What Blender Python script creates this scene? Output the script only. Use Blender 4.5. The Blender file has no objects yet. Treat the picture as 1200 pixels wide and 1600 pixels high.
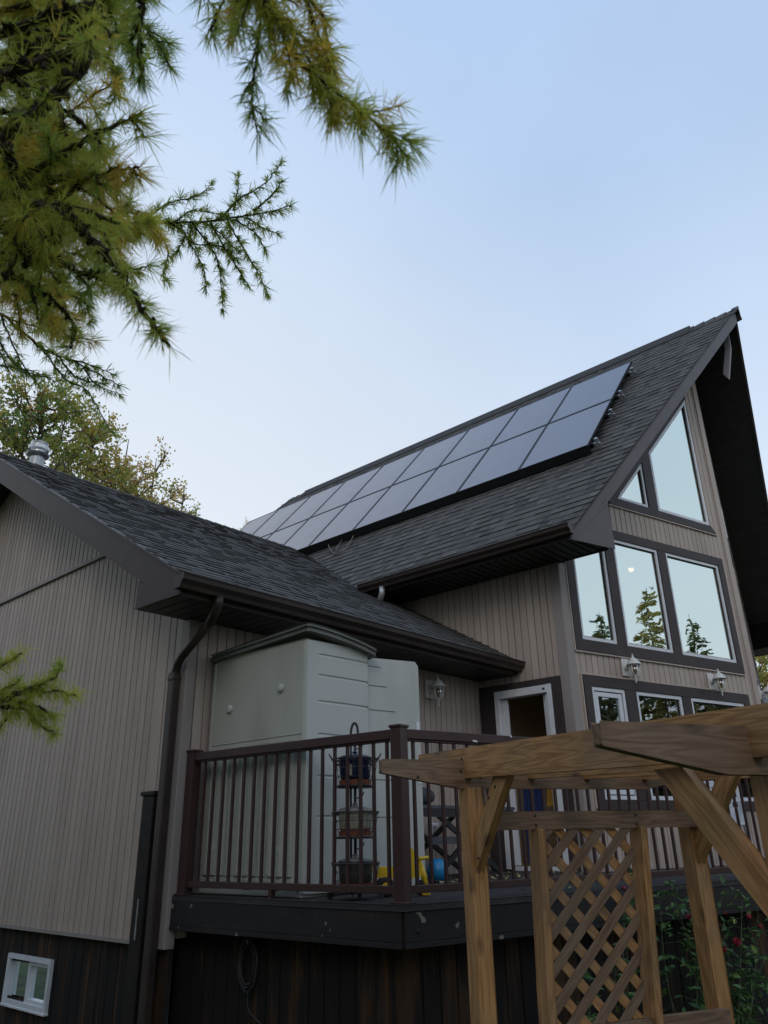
import bpy, math, random
from mathutils import Vector, Matrix
V = Vector
R = math.radians
SC = bpy.context.scene
COL = SC.collection
random.seed(7)

# ------------------------------------------------------------------ camera
PITCH, ROLL, YAW, FPX = R(23.0), R(-1.15), R(41.66), 1199.0
EYE = V((0, 0, 1.6))
_F = V((math.cos(PITCH) * math.cos(YAW), math.cos(PITCH) * math.sin(YAW), math.sin(PITCH)))
_r = V((math.sin(YAW), -math.cos(YAW), 0))
_u = _r.cross(_F)
_R = _r * math.cos(ROLL) + _u * math.sin(ROLL)
_U = _u * math.cos(ROLL) - _r * math.sin(ROLL)
cd = bpy.data.cameras.new('camera')
cam = bpy.data.objects.new('camera', cd)
COL.objects.link(cam)
M = Matrix((( _R.x, _U.x, -_F.x, EYE.x), (_R.y, _U.y, -_F.y, EYE.y), (_R.z, _U.z, -_F.z, EYE.z), (0, 0, 0, 1)))
cam.matrix_world = M
cd.sensor_fit = 'VERTICAL'
cd.sensor_height = 32.0
cd.lens = FPX / 1600 * 32.0
cd.clip_end = 2000
cd.clip_start = 0.05
cd.dof.use_dof = True
cd.dof.focus_distance = 8.0
cd.dof.aperture_fstop = cd.lens / 2.2
SC.camera = cam
SC.render.resolution_x, SC.render.resolution_y = 768, 1024

# ------------------------------------------------------------------ light
SUN_EL, SUN_AZ = 34.0, 212.0          # degrees, azimuth counted from +X towards +Y
w = bpy.data.worlds.new("World")
SC.world = w
w.use_nodes = True
nt = w.node_tree
bg = nt.nodes['Background']
sky = nt.nodes.new('ShaderNodeTexSky')
sky.sky_type = 'NISHITA'
sky.sun_disc = False
sky.sun_elevation = R(SUN_EL)
sky.sun_rotation = R(90 - SUN_AZ)
sky.air_density = 1.0
sky.dust_density = 3.0
sky.ozone_density = 1.5
hs = nt.nodes.new('ShaderNodeMix')
hs.data_type = 'RGBA'
hs.inputs['Factor'].default_value = 0.94
# thin high cloud: an almost even pale veil, whiter toward the horizon
tc = nt.nodes.new('ShaderNodeTexCoord')
sp = nt.nodes.new('ShaderNodeSeparateXYZ')
nt.links.new(tc.outputs['Generated'], sp.inputs[0])
rmp = nt.nodes.new('ShaderNodeValToRGB')
nt.links.new(sp.outputs['Z'], rmp.inputs[0])
els = rmp.color_ramp.elements
els[0].position = 0.0; els[0].color = (4.75, 4.97, 5.35, 1)
els[1].position = 1.0; els[1].color = (2.5, 3.52, 5.3, 1)
e = els.new(0.35); e.color = (4.15, 4.68, 5.45, 1)
e = els.new(0.7); e.color = (2.98, 3.92, 5.35, 1)
nz = nt.nodes.new('ShaderNodeTexNoise')
nz.inputs['Scale'].default_value = 2.2
nz.inputs['Detail'].default_value = 7
nt.links.new(tc.outputs['Generated'], nz.inputs['Vector'])
mr = nt.nodes.new('ShaderNodeMapRange')
mr.inputs['From Min'].default_value = 0.3; mr.inputs['From Max'].default_value = 0.7
mr.inputs['To Min'].default_value = 0.94; mr.inputs['To Max'].default_value = 1.06
nt.links.new(nz.outputs['Fac'], mr.inputs[0])
vm = nt.nodes.new('ShaderNodeVectorMath'); vm.operation = 'SCALE'
nt.links.new(rmp.outputs[0], vm.inputs[0]); nt.links.new(mr.outputs[0], vm.inputs['Scale'])
nt.links.new(sky.outputs[0], hs.inputs['A'])
dp = nt.nodes.new('ShaderNodeVectorMath'); dp.operation = 'DOT_PRODUCT'
dp.inputs[1].default_value = (0.27, 0.95, 0.17)          # brighter haze low in the west
nrm_ = nt.nodes.new('ShaderNodeVectorMath'); nrm_.operation = 'NORMALIZE'
nt.links.new(tc.outputs['Generated'], nrm_.inputs[0]); nt.links.new(nrm_.outputs[0], dp.inputs[0])
gl = nt.nodes.new('ShaderNodeMapRange'); gl.interpolation_type = 'SMOOTHSTEP'
gl.inputs['From Min'].default_value = 0.55; gl.inputs['From Max'].default_value = 1.0
gl.inputs['To Min'].default_value = 0.0; gl.inputs['To Max'].default_value = 0.6
nt.links.new(dp.outputs['Value'], gl.inputs[0])
gm_ = nt.nodes.new('ShaderNodeMix'); gm_.data_type = 'RGBA'; gm_.inputs['B'].default_value = (5.0, 5.25, 5.5, 1)
nt.links.new(gl.outputs[0], gm_.inputs['Factor']); nt.links.new(vm.outputs[0], gm_.inputs['A'])
nt.links.new(gm_.outputs['Result'], hs.inputs['B'])
nt.links.new(hs.outputs['Result'], bg.inputs['Color'])
bg.inputs['Strength'].default_value = 0.15
sd = bpy.data.lights.new('sun', 'SUN')
sd.energy = 0.4
sd.angle = R(25)
sd.color = (1.0, 0.9, 0.78)
sun = bpy.data.objects.new('sun', sd)
COL.objects.link(sun)
sdir = V((math.cos(R(SUN_EL)) * math.cos(R(SUN_AZ)), math.cos(R(SUN_EL)) * math.sin(R(SUN_AZ)), math.sin(R(SUN_EL))))
sun.rotation_euler = sdir.to_track_quat('Z', 'Y').to_euler()
SC.view_settings.view_transform = 'Standard'
SC.view_settings.look = 'None'
SC.view_settings.exposure = 0.22
SC.view_settings.gamma = 1.0

def ray(u, v):
    return (_R * (u - 600) - _U * (v - 800) + _F * FPX) / FPX
def at(u, v, d):
    """point seen at photo pixel u,v at depth d metres along the view axis"""
    return EYE + ray(u, v) * d

# ------------------------------------------------------------------ materials
def mat(name, color, rough=0.6, metal=0.0, spec=0.5, noise=0.0, nscale=8.0, bump=0.0, bscale=60.0, stretch=None, coord='Object', tone=None, color2=None, coat=0.0):
    m = bpy.data.materials.new(name)
    m.use_nodes = True
    n = m.node_tree.nodes; l = m.node_tree.links
    b = n['Principled BSDF']
    b.inputs['Roughness'].default_value = rough
    b.inputs['Metallic'].default_value = metal
    b.inputs['Specular IOR Level'].default_value = spec
    if coat: b.inputs['Coat Weight'].default_value = coat
    c1 = (*color, 1)
    b.inputs['Base Color'].default_value = c1
    vec = None
    if noise or bump or color2:
        t = n.new('ShaderNodeTexCoord')
        mp = n.new('ShaderNodeMapping')
        if stretch: mp.inputs['Scale'].default_value = stretch
        l.new(t.outputs[coord], mp.inputs[0])
        vec = mp.outputs[0]
    last = None
    if noise or color2:
        nn = n.new('ShaderNodeTexNoise')
        nn.inputs['Scale'].default_value = nscale
        nn.inputs['Detail'].default_value = 6
        nn.inputs['Roughness'].default_value = 0.62
        l.new(vec, nn.inputs['Vector'])
        r = n.new('ShaderNodeMapRange')
        r.inputs['From Min'].default_value = 0.32; r.inputs['From Max'].default_value = 0.68
        l.new(nn.outputs['Fac'], r.inputs[0])
        mx = n.new('ShaderNodeMix'); mx.data_type = 'RGBA'
        if color2:
            mx.inputs['A'].default_value = c1; mx.inputs['B'].default_value = (*color2, 1)
        else:
            mx.inputs['A'].default_value = tuple(c * (1 - noise) for c in color) + (1,)
            mx.inputs['B'].default_value = tuple(min(1, c * (1 + noise)) for c in color) + (1,)
        l.new(r.outputs[0], mx.inputs['Factor'])
        last = mx.outputs['Result']
    if tone is not None:
        at_ = n.new('ShaderNodeAttribute'); at_.attribute_name = 'tone'
        mx2 = n.new('ShaderNodeMix'); mx2.data_type = 'RGBA'
        if last: l.new(last, mx2.inputs['A'])
        else: mx2.inputs['A'].default_value = c1
        mx2.inputs['B'].default_value = (*tone, 1)
        l.new(at_.outputs['Fac'], mx2.inputs['Factor'])
        last = mx2.outputs['Result']
    if last: l.new(last, b.inputs['Base Color'])
    if bump:
        nb = n.new('ShaderNodeTexNoise')
        nb.inputs['Scale'].default_value = bscale
        nb.inputs['Detail'].default_value = 4
        l.new(vec, nb.inputs['Vector'])
        bp = n.new('ShaderNodeBump')
        bp.inputs['Strength'].default_value = bump
        bp.inputs['Distance'].default_value = 0.01
        l.new(nb.outputs['Fac'], bp.inputs['Height'])
        l.new(bp.outputs[0], b.inputs['Normal'])
    return m

def wood_mat(name, ca, cb, cknot, rough=0.62):
    """long-grained timber; grain runs along the object's local X"""
    m = bpy.data.materials.new(name); m.use_nodes = True
    n = m.node_tree.nodes; l = m.node_tree.links
    b = n['Principled BSDF']; b.inputs['Roughness'].default_value = rough
    b.inputs['Specular IOR Level'].default_value = 0.3
    t = n.new('ShaderNodeTexCoord'); oi = n.new('ShaderNodeObjectInfo')
    ad = n.new('ShaderNodeVectorMath'); ad.operation = 'MULTIPLY_ADD'
    ad.inputs[1].default_value = (1, 1, 1)
    l.new(t.outputs['Object'], ad.inputs[0])
    sc = n.new('ShaderNodeVectorMath'); sc.operation = 'SCALE'
    sc.inputs[0].default_value = (37, 19, 23)
    l.new(oi.outputs['Random'], sc.inputs['Scale'])
    l.new(sc.outputs[0], ad.inputs[2])
    # knots
    vmap = n.new('ShaderNodeMapping'); vmap.inputs['Scale'].default_value = (3.2, 8, 8)
    l.new(ad.outputs[0], vmap.inputs[0])
    vo = n.new('ShaderNodeTexVoronoi'); vo.inputs['Scale'].default_value = 1.0
    l.new(vmap.outputs[0], vo.inputs['Vector'])
    kn = n.new('ShaderNodeMapRange')
    kn.inputs['From Min'].default_value = 0.0; kn.inputs['From Max'].default_value = 0.2
    kn.inputs['To Min'].default_value = 1.0; kn.inputs['To Max'].default_value = 0.0
    l.new(vo.outputs['Distance'], kn.inputs[0])
    # grain lines: rings = bands of (y*z distorted by noise and by the knots)
    gm = n.new('ShaderNodeMapping'); gm.inputs['Scale'].default_value = (1.4, 16, 16)
    l.new(ad.outputs[0], gm.inputs[0])
    n1 = n.new('ShaderNodeTexNoise'); n1.inputs['Scale'].default_value = 1.0; n1.inputs['Detail'].default_value = 2
    l.new(gm.outputs[0], n1.inputs['Vector'])
    mu = n.new('ShaderNodeMath'); mu.operation = 'MULTIPLY'; mu.inputs[1].default_value = 52
    l.new(n1.outputs['Fac'], mu.inputs[0])
    k2 = n.new('ShaderNodeMath'); k2.operation = 'DIVIDE'; k2.inputs[0].default_value = 0.9
    k3 = n.new('ShaderNodeMath'); k3.operation = 'ADD'; k3.inputs[1].default_value = 0.12
    l.new(vo.outputs['Distance'], k3.inputs[0]); l.new(k3.outputs[0], k2.inputs[1])
    a2 = n.new('ShaderNodeMath'); a2.operation = 'ADD'
    l.new(mu.outputs[0], a2.inputs[0]); l.new(k2.outputs[0], a2.inputs[1])
    sn = n.new('ShaderNodeMath'); sn.operation = 'SINE'; l.new(a2.outputs[0], sn.inputs[0])
    rg = n.new('ShaderNodeMapRange'); rg.inputs['From Min'].default_value = -1; rg.inputs['From Max'].default_value = 1
    l.new(sn.outputs[0], rg.inputs[0])
    n2 = n.new('ShaderNodeTexNoise'); n2.inputs['Scale'].default_value = 7; n2.inputs['Detail'].default_value = 7
    n2.inputs['Roughness'].default_value = 0.7
    gm2 = n.new('ShaderNodeMapping'); gm2.inputs['Scale'].default_value = (0.5, 5, 5)
    l.new(ad.outputs[0], gm2.inputs[0]); l.new(gm2.outputs[0], n2.inputs['Vector'])
    mm = n.new('ShaderNodeMath'); mm.operation = 'MULTIPLY_ADD'; mm.inputs[1].default_value = 0.5
    l.new(rg.outputs[0], mm.inputs[0])
    m3 = n.new('ShaderNodeMapRange'); m3.inputs['From Min'].default_value = 0.3; m3.inputs['From Max'].default_value = 0.7
    m3.inputs['To Min'].default_value = -0.1; m3.inputs['To Max'].default_value = 0.6
    l.new(n2.outputs['Fac'], m3.inputs[0]); l.new(m3.outputs[0], mm.inputs[2])
    mx = n.new('ShaderNodeMix'); mx.data_type = 'RGBA'
    mx.inputs['A'].default_value = (*ca, 1); mx.inputs['B'].default_value = (*cb, 1)
    l.new(mm.outputs[0], mx.inputs['Factor'])
    mk = n.new('ShaderNodeMix'); mk.data_type = 'RGBA'; mk.inputs['B'].default_value = (*cknot, 1)
    l.new(mx.outputs['Result'], mk.inputs['A']); l.new(kn.outputs[0], mk.inputs['Factor'])
    # grey weathering
    n4 = n.new('ShaderNodeTexNoise'); n4.inputs['Scale'].default_value = 2.2; n4.inputs['Detail'].default_value = 5
    l.new(ad.outputs[0], n4.inputs['Vector'])
    r4 = n.new('ShaderNodeMapRange'); r4.inputs['From Min'].default_value = 0.45; r4.inputs['From Max'].default_value = 0.75
    r4.inputs['To Max'].default_value = 0.6
    l.new(n4.outputs['Fac'], r4.inputs[0])
    mg = n.new('ShaderNodeMix'); mg.data_type = 'RGBA'; mg.inputs['B'].default_value = (0.16, 0.13, 0.1, 1)
    l.new(mk.outputs['Result'], mg.inputs['A']); l.new(r4.outputs[0], mg.inputs['Factor'])
    l.new(mg.outputs['Result'], b.inputs['Base Color'])
    bp = n.new('ShaderNodeBump'); bp.inputs['Strength'].default_value = 0.35; bp.inputs['Distance'].default_value = 0.004
    l.new(mm.outputs[0], bp.inputs['Height']); l.new(bp.outputs[0], b.inputs['Normal'])
    return m

def glass_mat(name, refl=0.72, tint=(0.86, 0.97, 1.0), through=(0.5, 0.55, 0.55)):
    m = bpy.data.materials.new(name); m.use_nodes = True
    n = m.node_tree.nodes; l = m.node_tree.links
    n.remove(n['Principled BSDF'])
    g = n.new('ShaderNodeBsdfGlossy'); g.inputs['Roughness'].default_value = 0.0
    g.inputs['Color'].default_value = (*tint, 1)
    t = n.new('ShaderNodeBsdfTransparent'); t.inputs['Color'].default_value = (*through, 1)
    fr = n.new('ShaderNodeLayerWeight'); fr.inputs['Blend'].default_value = 0.35
    mr = n.new('ShaderNodeMapRange'); mr.inputs['To Min'].default_value = refl; mr.inputs['To Max'].default_value = 1.0
    l.new(fr.outputs['Fresnel'], mr.inputs[0])
    mx = n.new('ShaderNodeMixShader')
    l.new(mr.outputs[0], mx.inputs[0]); l.new(t.outputs[0], mx.inputs[1]); l.new(g.outputs[0], mx.inputs[2])
    # old panes are never quite flat
    tc = n.new('ShaderNodeTexCoord'); nz = n.new('ShaderNodeTexNoise'); nz.inputs['Scale'].default_value = 1.3
    l.new(tc.outputs['Object'], nz.inputs['Vector'])
    bp = n.new('ShaderNodeBump'); bp.inputs['Strength'].default_value = 0.4; bp.inputs['Distance'].default_value = 0.012
    l.new(nz.outputs['Fac'], bp.inputs['Height']); l.new(bp.outputs[0], g.inputs['Normal'])
    l.new(mx.outputs[0], n['Material Output'].inputs[0])
    return m

def emit_mat(name, color, s):
    m = bpy.data.materials.new(name); m.use_nodes = True
    b = m.node_tree.nodes['Principled BSDF']
    b.inputs['Emission Color'].default_value = (*color, 1); b.inputs['Emission Strength'].default_value = s
    return m

def leaf_mat(name, ca, cb, cc=None, trans=0.35):
    """foliage coloured by its per-face tone, thin enough to let light through"""
    m = bpy.data.materials.new(name); m.use_nodes = True
    n = m.node_tree.nodes; l = m.node_tree.links
    b = n['Principled BSDF']; b.inputs['Roughness'].default_value = 0.55
    a = n.new('ShaderNodeAttribute'); a.attribute_name = 'tone'
    cr = n.new('ShaderNodeValToRGB')
    cr.color_ramp.elements[0].color = (*ca, 1); cr.color_ramp.elements[1].color = (*cb, 1)
    if cc:
        cr.color_ramp.elements[1].position = 0.6
        q = cr.color_ramp.elements.new(1.0); q.color = (*cc, 1)
    l.new(a.outputs['Fac'], cr.inputs[0]); l.new(cr.outputs[0], b.inputs['Base Color'])
    t = n.new('ShaderNodeBsdfTranslucent'); l.new(cr.outputs[0], t.inputs[0])
    mx = n.new('ShaderNodeMixShader'); mx.inputs[0].default_value = trans
    l.new(b.outputs[0], mx.inputs[1]); l.new(t.outputs[0], mx.inputs[2])
    l.new(mx.outputs[0], n['Material Output'].inputs[0])
    return m

def streak_mat(name, base, streak, amount=0.5, rough=0.75, sc=(9, 9, 1.2), pale=None, tone=None):
    """painted boards, run with vertical streaks and worn patches"""
    m = bpy.data.materials.new(name); m.use_nodes = True
    n = m.node_tree.nodes; l = m.node_tree.links
    b = n['Principled BSDF']; b.inputs['Roughness'].default_value = rough
    b.inputs['Specular IOR Level'].default_value = 0.25
    t = n.new('ShaderNodeTexCoord'); mp = n.new('ShaderNodeMapping'); mp.inputs['Scale'].default_value = sc
    l.new(t.outputs['Object'], mp.inputs[0])
    nz = n.new('ShaderNodeTexNoise'); nz.inputs['Scale'].default_value = 1.0; nz.inputs['Detail'].default_value = 8; nz.inputs['Roughness'].default_value = 0.65
    l.new(mp.outputs[0], nz.inputs['Vector'])
    r = n.new('ShaderNodeMapRange'); r.inputs['From Min'].default_value = 0.5; r.inputs['From Max'].default_value = 0.78
    r.inputs['To Max'].default_value = amount
    l.new(nz.outputs['Fac'], r.inputs[0])
    mx = n.new('ShaderNodeMix'); mx.data_type = 'RGBA'
    mx.inputs['A'].default_value = (*base, 1); mx.inputs['B'].default_value = (*streak, 1)
    l.new(r.outputs[0], mx.inputs['Factor'])
    out = mx.outputs['Result']
    if pale:
        n3 = n.new('ShaderNodeTexNoise'); n3.inputs['Scale'].default_value = 9; n3.inputs['Detail'].default_value = 9
        l.new(t.outputs['Object'], n3.inputs['Vector'])
        r3 = n.new('ShaderNodeMapRange'); r3.inputs['From Min'].default_value = 0.66; r3.inputs['From Max'].default_value = 0.69
        l.new(n3.outputs['Fac'], r3.inputs[0])
        m3 = n.new('ShaderNodeMix'); m3.data_type = 'RGBA'; m3.inputs['B'].default_value = (*pale, 1)
        l.new(out, m3.inputs['A']); l.new(r3.outputs[0], m3.inputs['Factor']); out = m3.outputs['Result']
    if tone:
        ta = n.new('ShaderNodeAttribute'); ta.attribute_name = 'tone'
        mt_ = n.new('ShaderNodeMix'); mt_.data_type = 'RGBA'; mt_.inputs['B'].default_value = (*tone, 1)
        l.new(out, mt_.inputs['A']); l.new(ta.outputs['Fac'], mt_.inputs['Factor']); out = mt_.outputs['Result']
    l.new(out, b.inputs['Base Color'])
    bp = n.new('ShaderNodeBump'); bp.inputs['Strength'].default_value = 0.3; bp.inputs['Distance'].default_value = 0.004
    l.new(nz.outputs['Fac'], bp.inputs['Height']); l.new(bp.outputs[0], b.inputs['Normal'])
    return m

MT = {}
MT['siding'] = streak_mat('siding_taupe', (0.42, 0.352, 0.305), (0.25, 0.205, 0.172), 0.75, 0.5, (2.6, 2.6, 0.55), tone=(0.29, 0.238, 0.205))
MT['trim_taupe'] = streak_mat('corner_trim_taupe', (0.27, 0.24, 0.228), (0.18, 0.155, 0.14), 0.8, 0.5, (3, 3, 0.7))
MT['brown'] = mat('brown_metal', (0.036, 0.026, 0.022), 0.42, spec=0.28, noise=0.25, nscale=3)
MT['fascia'] = mat('fascia_metal', (0.082, 0.072, 0.074), 0.4, spec=0.35, noise=0.12, nscale=2.5)
MT['rake'] = mat('rake_metal', (0.05, 0.037, 0.031), 0.5, spec=0.22, noise=0.14, nscale=2.5)
MT['wtrim'] = mat('window_trim_brown', (0.048, 0.038, 0.038), 0.48, spec=0.22, noise=0.15, nscale=4)
MT['bracket'] = mat('bracket_grey', (0.26, 0.26, 0.28), 0.5)
MT['soffit'] = mat('soffit_black', (0.017, 0.015, 0.015), 0.5, noise=0.2, nscale=3)
MT['shingle'] = mat('asphalt_shingle', (0.046, 0.045, 0.046), 0.78, noise=0.3, nscale=170, bump=0.7, bscale=420, tone=(0.18, 0.172, 0.158), spec=0.3)
MT['white'] = mat('white_vinyl', (0.62, 0.64, 0.68), 0.35, noise=0.06, nscale=9)
MT['whitemetal'] = mat('white_cast_metal', (0.6, 0.6, 0.58), 0.45, noise=0.12, nscale=30)
MT['glass_up'] = glass_mat('glass_reflective', 0.74, (0.88, 1.0, 0.94), (0.35, 0.38, 0.38))
MT['glass_low'] = glass_mat('glass_plain', 0.3, (0.9, 0.98, 1.0), (0.35, 0.36, 0.36))
MT['skirt'] = streak_mat('skirting_boards', (0.011, 0.0095, 0.009), (0.17, 0.085, 0.035), 0.62, 0.85, (7, 7, 0.7))
MT['skirtdark'] = mat('cover_dark', (0.014, 0.011, 0.010), 0.6, spec=0.2, noise=0.3)
MT['deck'] = streak_mat('deck_paint', (0.02, 0.018, 0.018), (0.045, 0.038, 0.034), 0.6, 0.7, (2, 2, 5), pale=(0.2, 0.19, 0.17))
MT['deckfloor'] = streak_mat('deck_floor_paint', (0.035, 0.033, 0.033), (0.09, 0.08, 0.072), 0.6, 0.8, (2, 2, 2), pale=(0.17, 0.14, 0.1))
MT['rail'] = mat('railing_maroon', (0.05, 0.027, 0.026), 0.4, spec=0.3, noise=0.12, nscale=6)
MT['black'] = mat('black_metal', (0.012, 0.012, 0.014), 0.4)
MT['rubber'] = mat('black_rubber', (0.016, 0.016, 0.018), 0.6, noise=0.3, nscale=30)
MT['shed'] = streak_mat('shed_plastic', (0.44, 0.455, 0.43), (0.33, 0.345, 0.31), 0.8, 0.42, (1.6, 1.6, 0.6))
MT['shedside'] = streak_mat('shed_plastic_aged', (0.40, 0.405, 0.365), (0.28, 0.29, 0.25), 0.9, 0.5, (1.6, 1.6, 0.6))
MT['shedlid'] = mat('shed_lid_grey', (0.12, 0.125, 0.115), 0.5, noise=0.15, nscale=5)
MT['wood'] = wood_mat('cedar', (0.24, 0.115, 0.042), (0.47, 0.26, 0.105), (0.06, 0.025, 0.012))
MT['woodgrey'] = wood_mat('cedar_weathered', (0.12, 0.072, 0.043), (0.25, 0.16, 0.10), (0.05, 0.025, 0.015))
MT['panel'] = mat('solar_cells', (0.012, 0.012, 0.018), 0.07, noise=0.25, nscale=1.2, spec=0.5)
MT['panel'].node_tree.nodes['Principled BSDF'].inputs['IOR'].default_value = 3.3
MT['panel'].node_tree.nodes['Principled BSDF'].inputs['Specular Tint'].default_value = (1.0, 0.94, 0.98, 1)
_pn = MT['panel'].node_tree; _n = _pn.nodes.new('ShaderNodeTexNoise'); _n.inputs['Scale'].default_value = 1.6; _n.inputs['Detail'].default_value = 3
_t = _pn.nodes.new('ShaderNodeTexCoord'); _pn.links.new(_t.outputs['Object'], _n.inputs['Vector'])
_m = _pn.nodes.new('ShaderNodeMapRange'); _m.inputs['From Min'].default_value = .4; _m.inputs['From Max'].default_value = .65; _m.inputs['To Min'].default_value = .04; _m.inputs['To Max'].default_value = .26
_pn.links.new(_n.outputs['Fac'], _m.inputs[0]); _pn.links.new(_m.outputs[0], _pn.nodes['Principled BSDF'].inputs['Roughness'])
_b = _pn.nodes.new('ShaderNodeBump'); _b.inputs['Strength'].default_value = .25; _b.inputs['Distance'].default_value = .02
_pn.links.new(_n.outputs['Fac'], _b.inputs['Height']); _pn.links.new(_b.outputs[0], _pn.nodes['Principled BSDF'].inputs['Normal'])
MT['pframe'] = mat('panel_frame', (0.012, 0.012, 0.014), 0.35)
MT['steel'] = mat('bare_steel', (0.55, 0.56, 0.57), 0.3, 0.85)
MT['galv'] = mat('galvanised', (0.42, 0.43, 0.44), 0.45, 0.6, noise=0.15, nscale=12)
MT['yellow'] = mat('yellow_plastic', (0.75, 0.5, 0.02), 0.35, noise=0.06)
MT['blueball'] = mat('blue_rubber', (0.012, 0.2, 0.42), 0.35, noise=0.15)
MT['navy'] = mat('navy_enamel', (0.008, 0.012, 0.05), 0.15, coat=0.5)
MT['bluecloth'] = mat('blue_cloth', (0.012, 0.028, 0.11), 0.9, noise=0.3, nscale=8)
MT['cream'] = mat('cream_stoneware', (0.34, 0.32, 0.26), 0.3, noise=0.1)
MT['char'] = mat('charcoal_stoneware', (0.05, 0.045, 0.045), 0.25, noise=0.2)
MT['terra'] = mat('terracotta', (0.19, 0.055, 0.022), 0.6, noise=0.2, nscale=12)
MT['lidglass'] = mat('lid_glass', (0.13, 0.14, 0.14), 0.08, spec=0.8)
MT['cushion'] = mat('cushion_grey', (0.05, 0.05, 0.058), 0.9, noise=0.2, nscale=20, bump=0.4, bscale=200)
MT['jacket'] = mat('jacket_yellow', (0.42, 0.24, 0.03), 0.8, noise=0.2)
MT['interior'] = mat('interior_wall', (0.62, 0.47, 0.30), 0.9)
MT['intdark'] = mat('interior_dark', (0.05, 0.045, 0.04), 0.9)
MT['bark'] = mat('bark_grey', (0.10, 0.08, 0.065), 0.95, noise=0.4, nscale=14, bump=0.8, bscale=30)
MT['twig'] = mat('larch_twig', (0.035, 0.022, 0.016), 0.95, noise=0.5, nscale=60, bump=0.9, bscale=120)
MT['needle'] = leaf_mat('larch_needles', (0.15, 0.28, 0.07), (0.48, 0.54, 0.09), (0.74, 0.54, 0.10), 0.58)
MT['aspen'] = leaf_mat('aspen_leaves', (0.14, 0.24, 0.06), (0.5, 0.42, 0.08), (0.72, 0.5, 0.2), 0.55)
MT['spruce'] = leaf_mat('spruce_needles', (0.04, 0.09, 0.035), (0.22, 0.24, 0.07), (0.55, 0.45, 0.12), 0.35)  # yellow end of the ramp stands in for sunlight on the mirrored conifer
MT['roseleaf'] = leaf_mat('rose_leaves', (0.03, 0.08, 0.03), (0.1, 0.2, 0.05), (0.25, 0.3, 0.06), 0.35)
MT['rose'] = mat('rose_petals', (0.2, 0.006, 0.02), 0.6, noise=0.3, nscale=30)
MT['deadleaf'] = leaf_mat('fallen_leaves', (0.16, 0.1, 0.04), (0.4, 0.3, 0.1), (0.5, 0.42, 0.2), 0.1)
MT['grass'] = mat('grass', (0.045, 0.07, 0.022), 0.95, noise=0.5, nscale=3, bump=1.0, bscale=60)
MT['concrete'] = mat('concrete', (0.25, 0.24, 0.22), 0.9, noise=0.2, nscale=5)
MT['bulb'] = emit_mat('bulb_glow', (1.0, 0.66, 0.3), 5.0)
MT['amber'] = mat('amber_glass', (0.3, 0.18, 0.07), 0.1, spec=0.6)
MT['greyroof'] = mat('neighbour_roof', (0.11, 0.115, 0.12), 0.85, noise=0.25, nscale=6)

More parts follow.
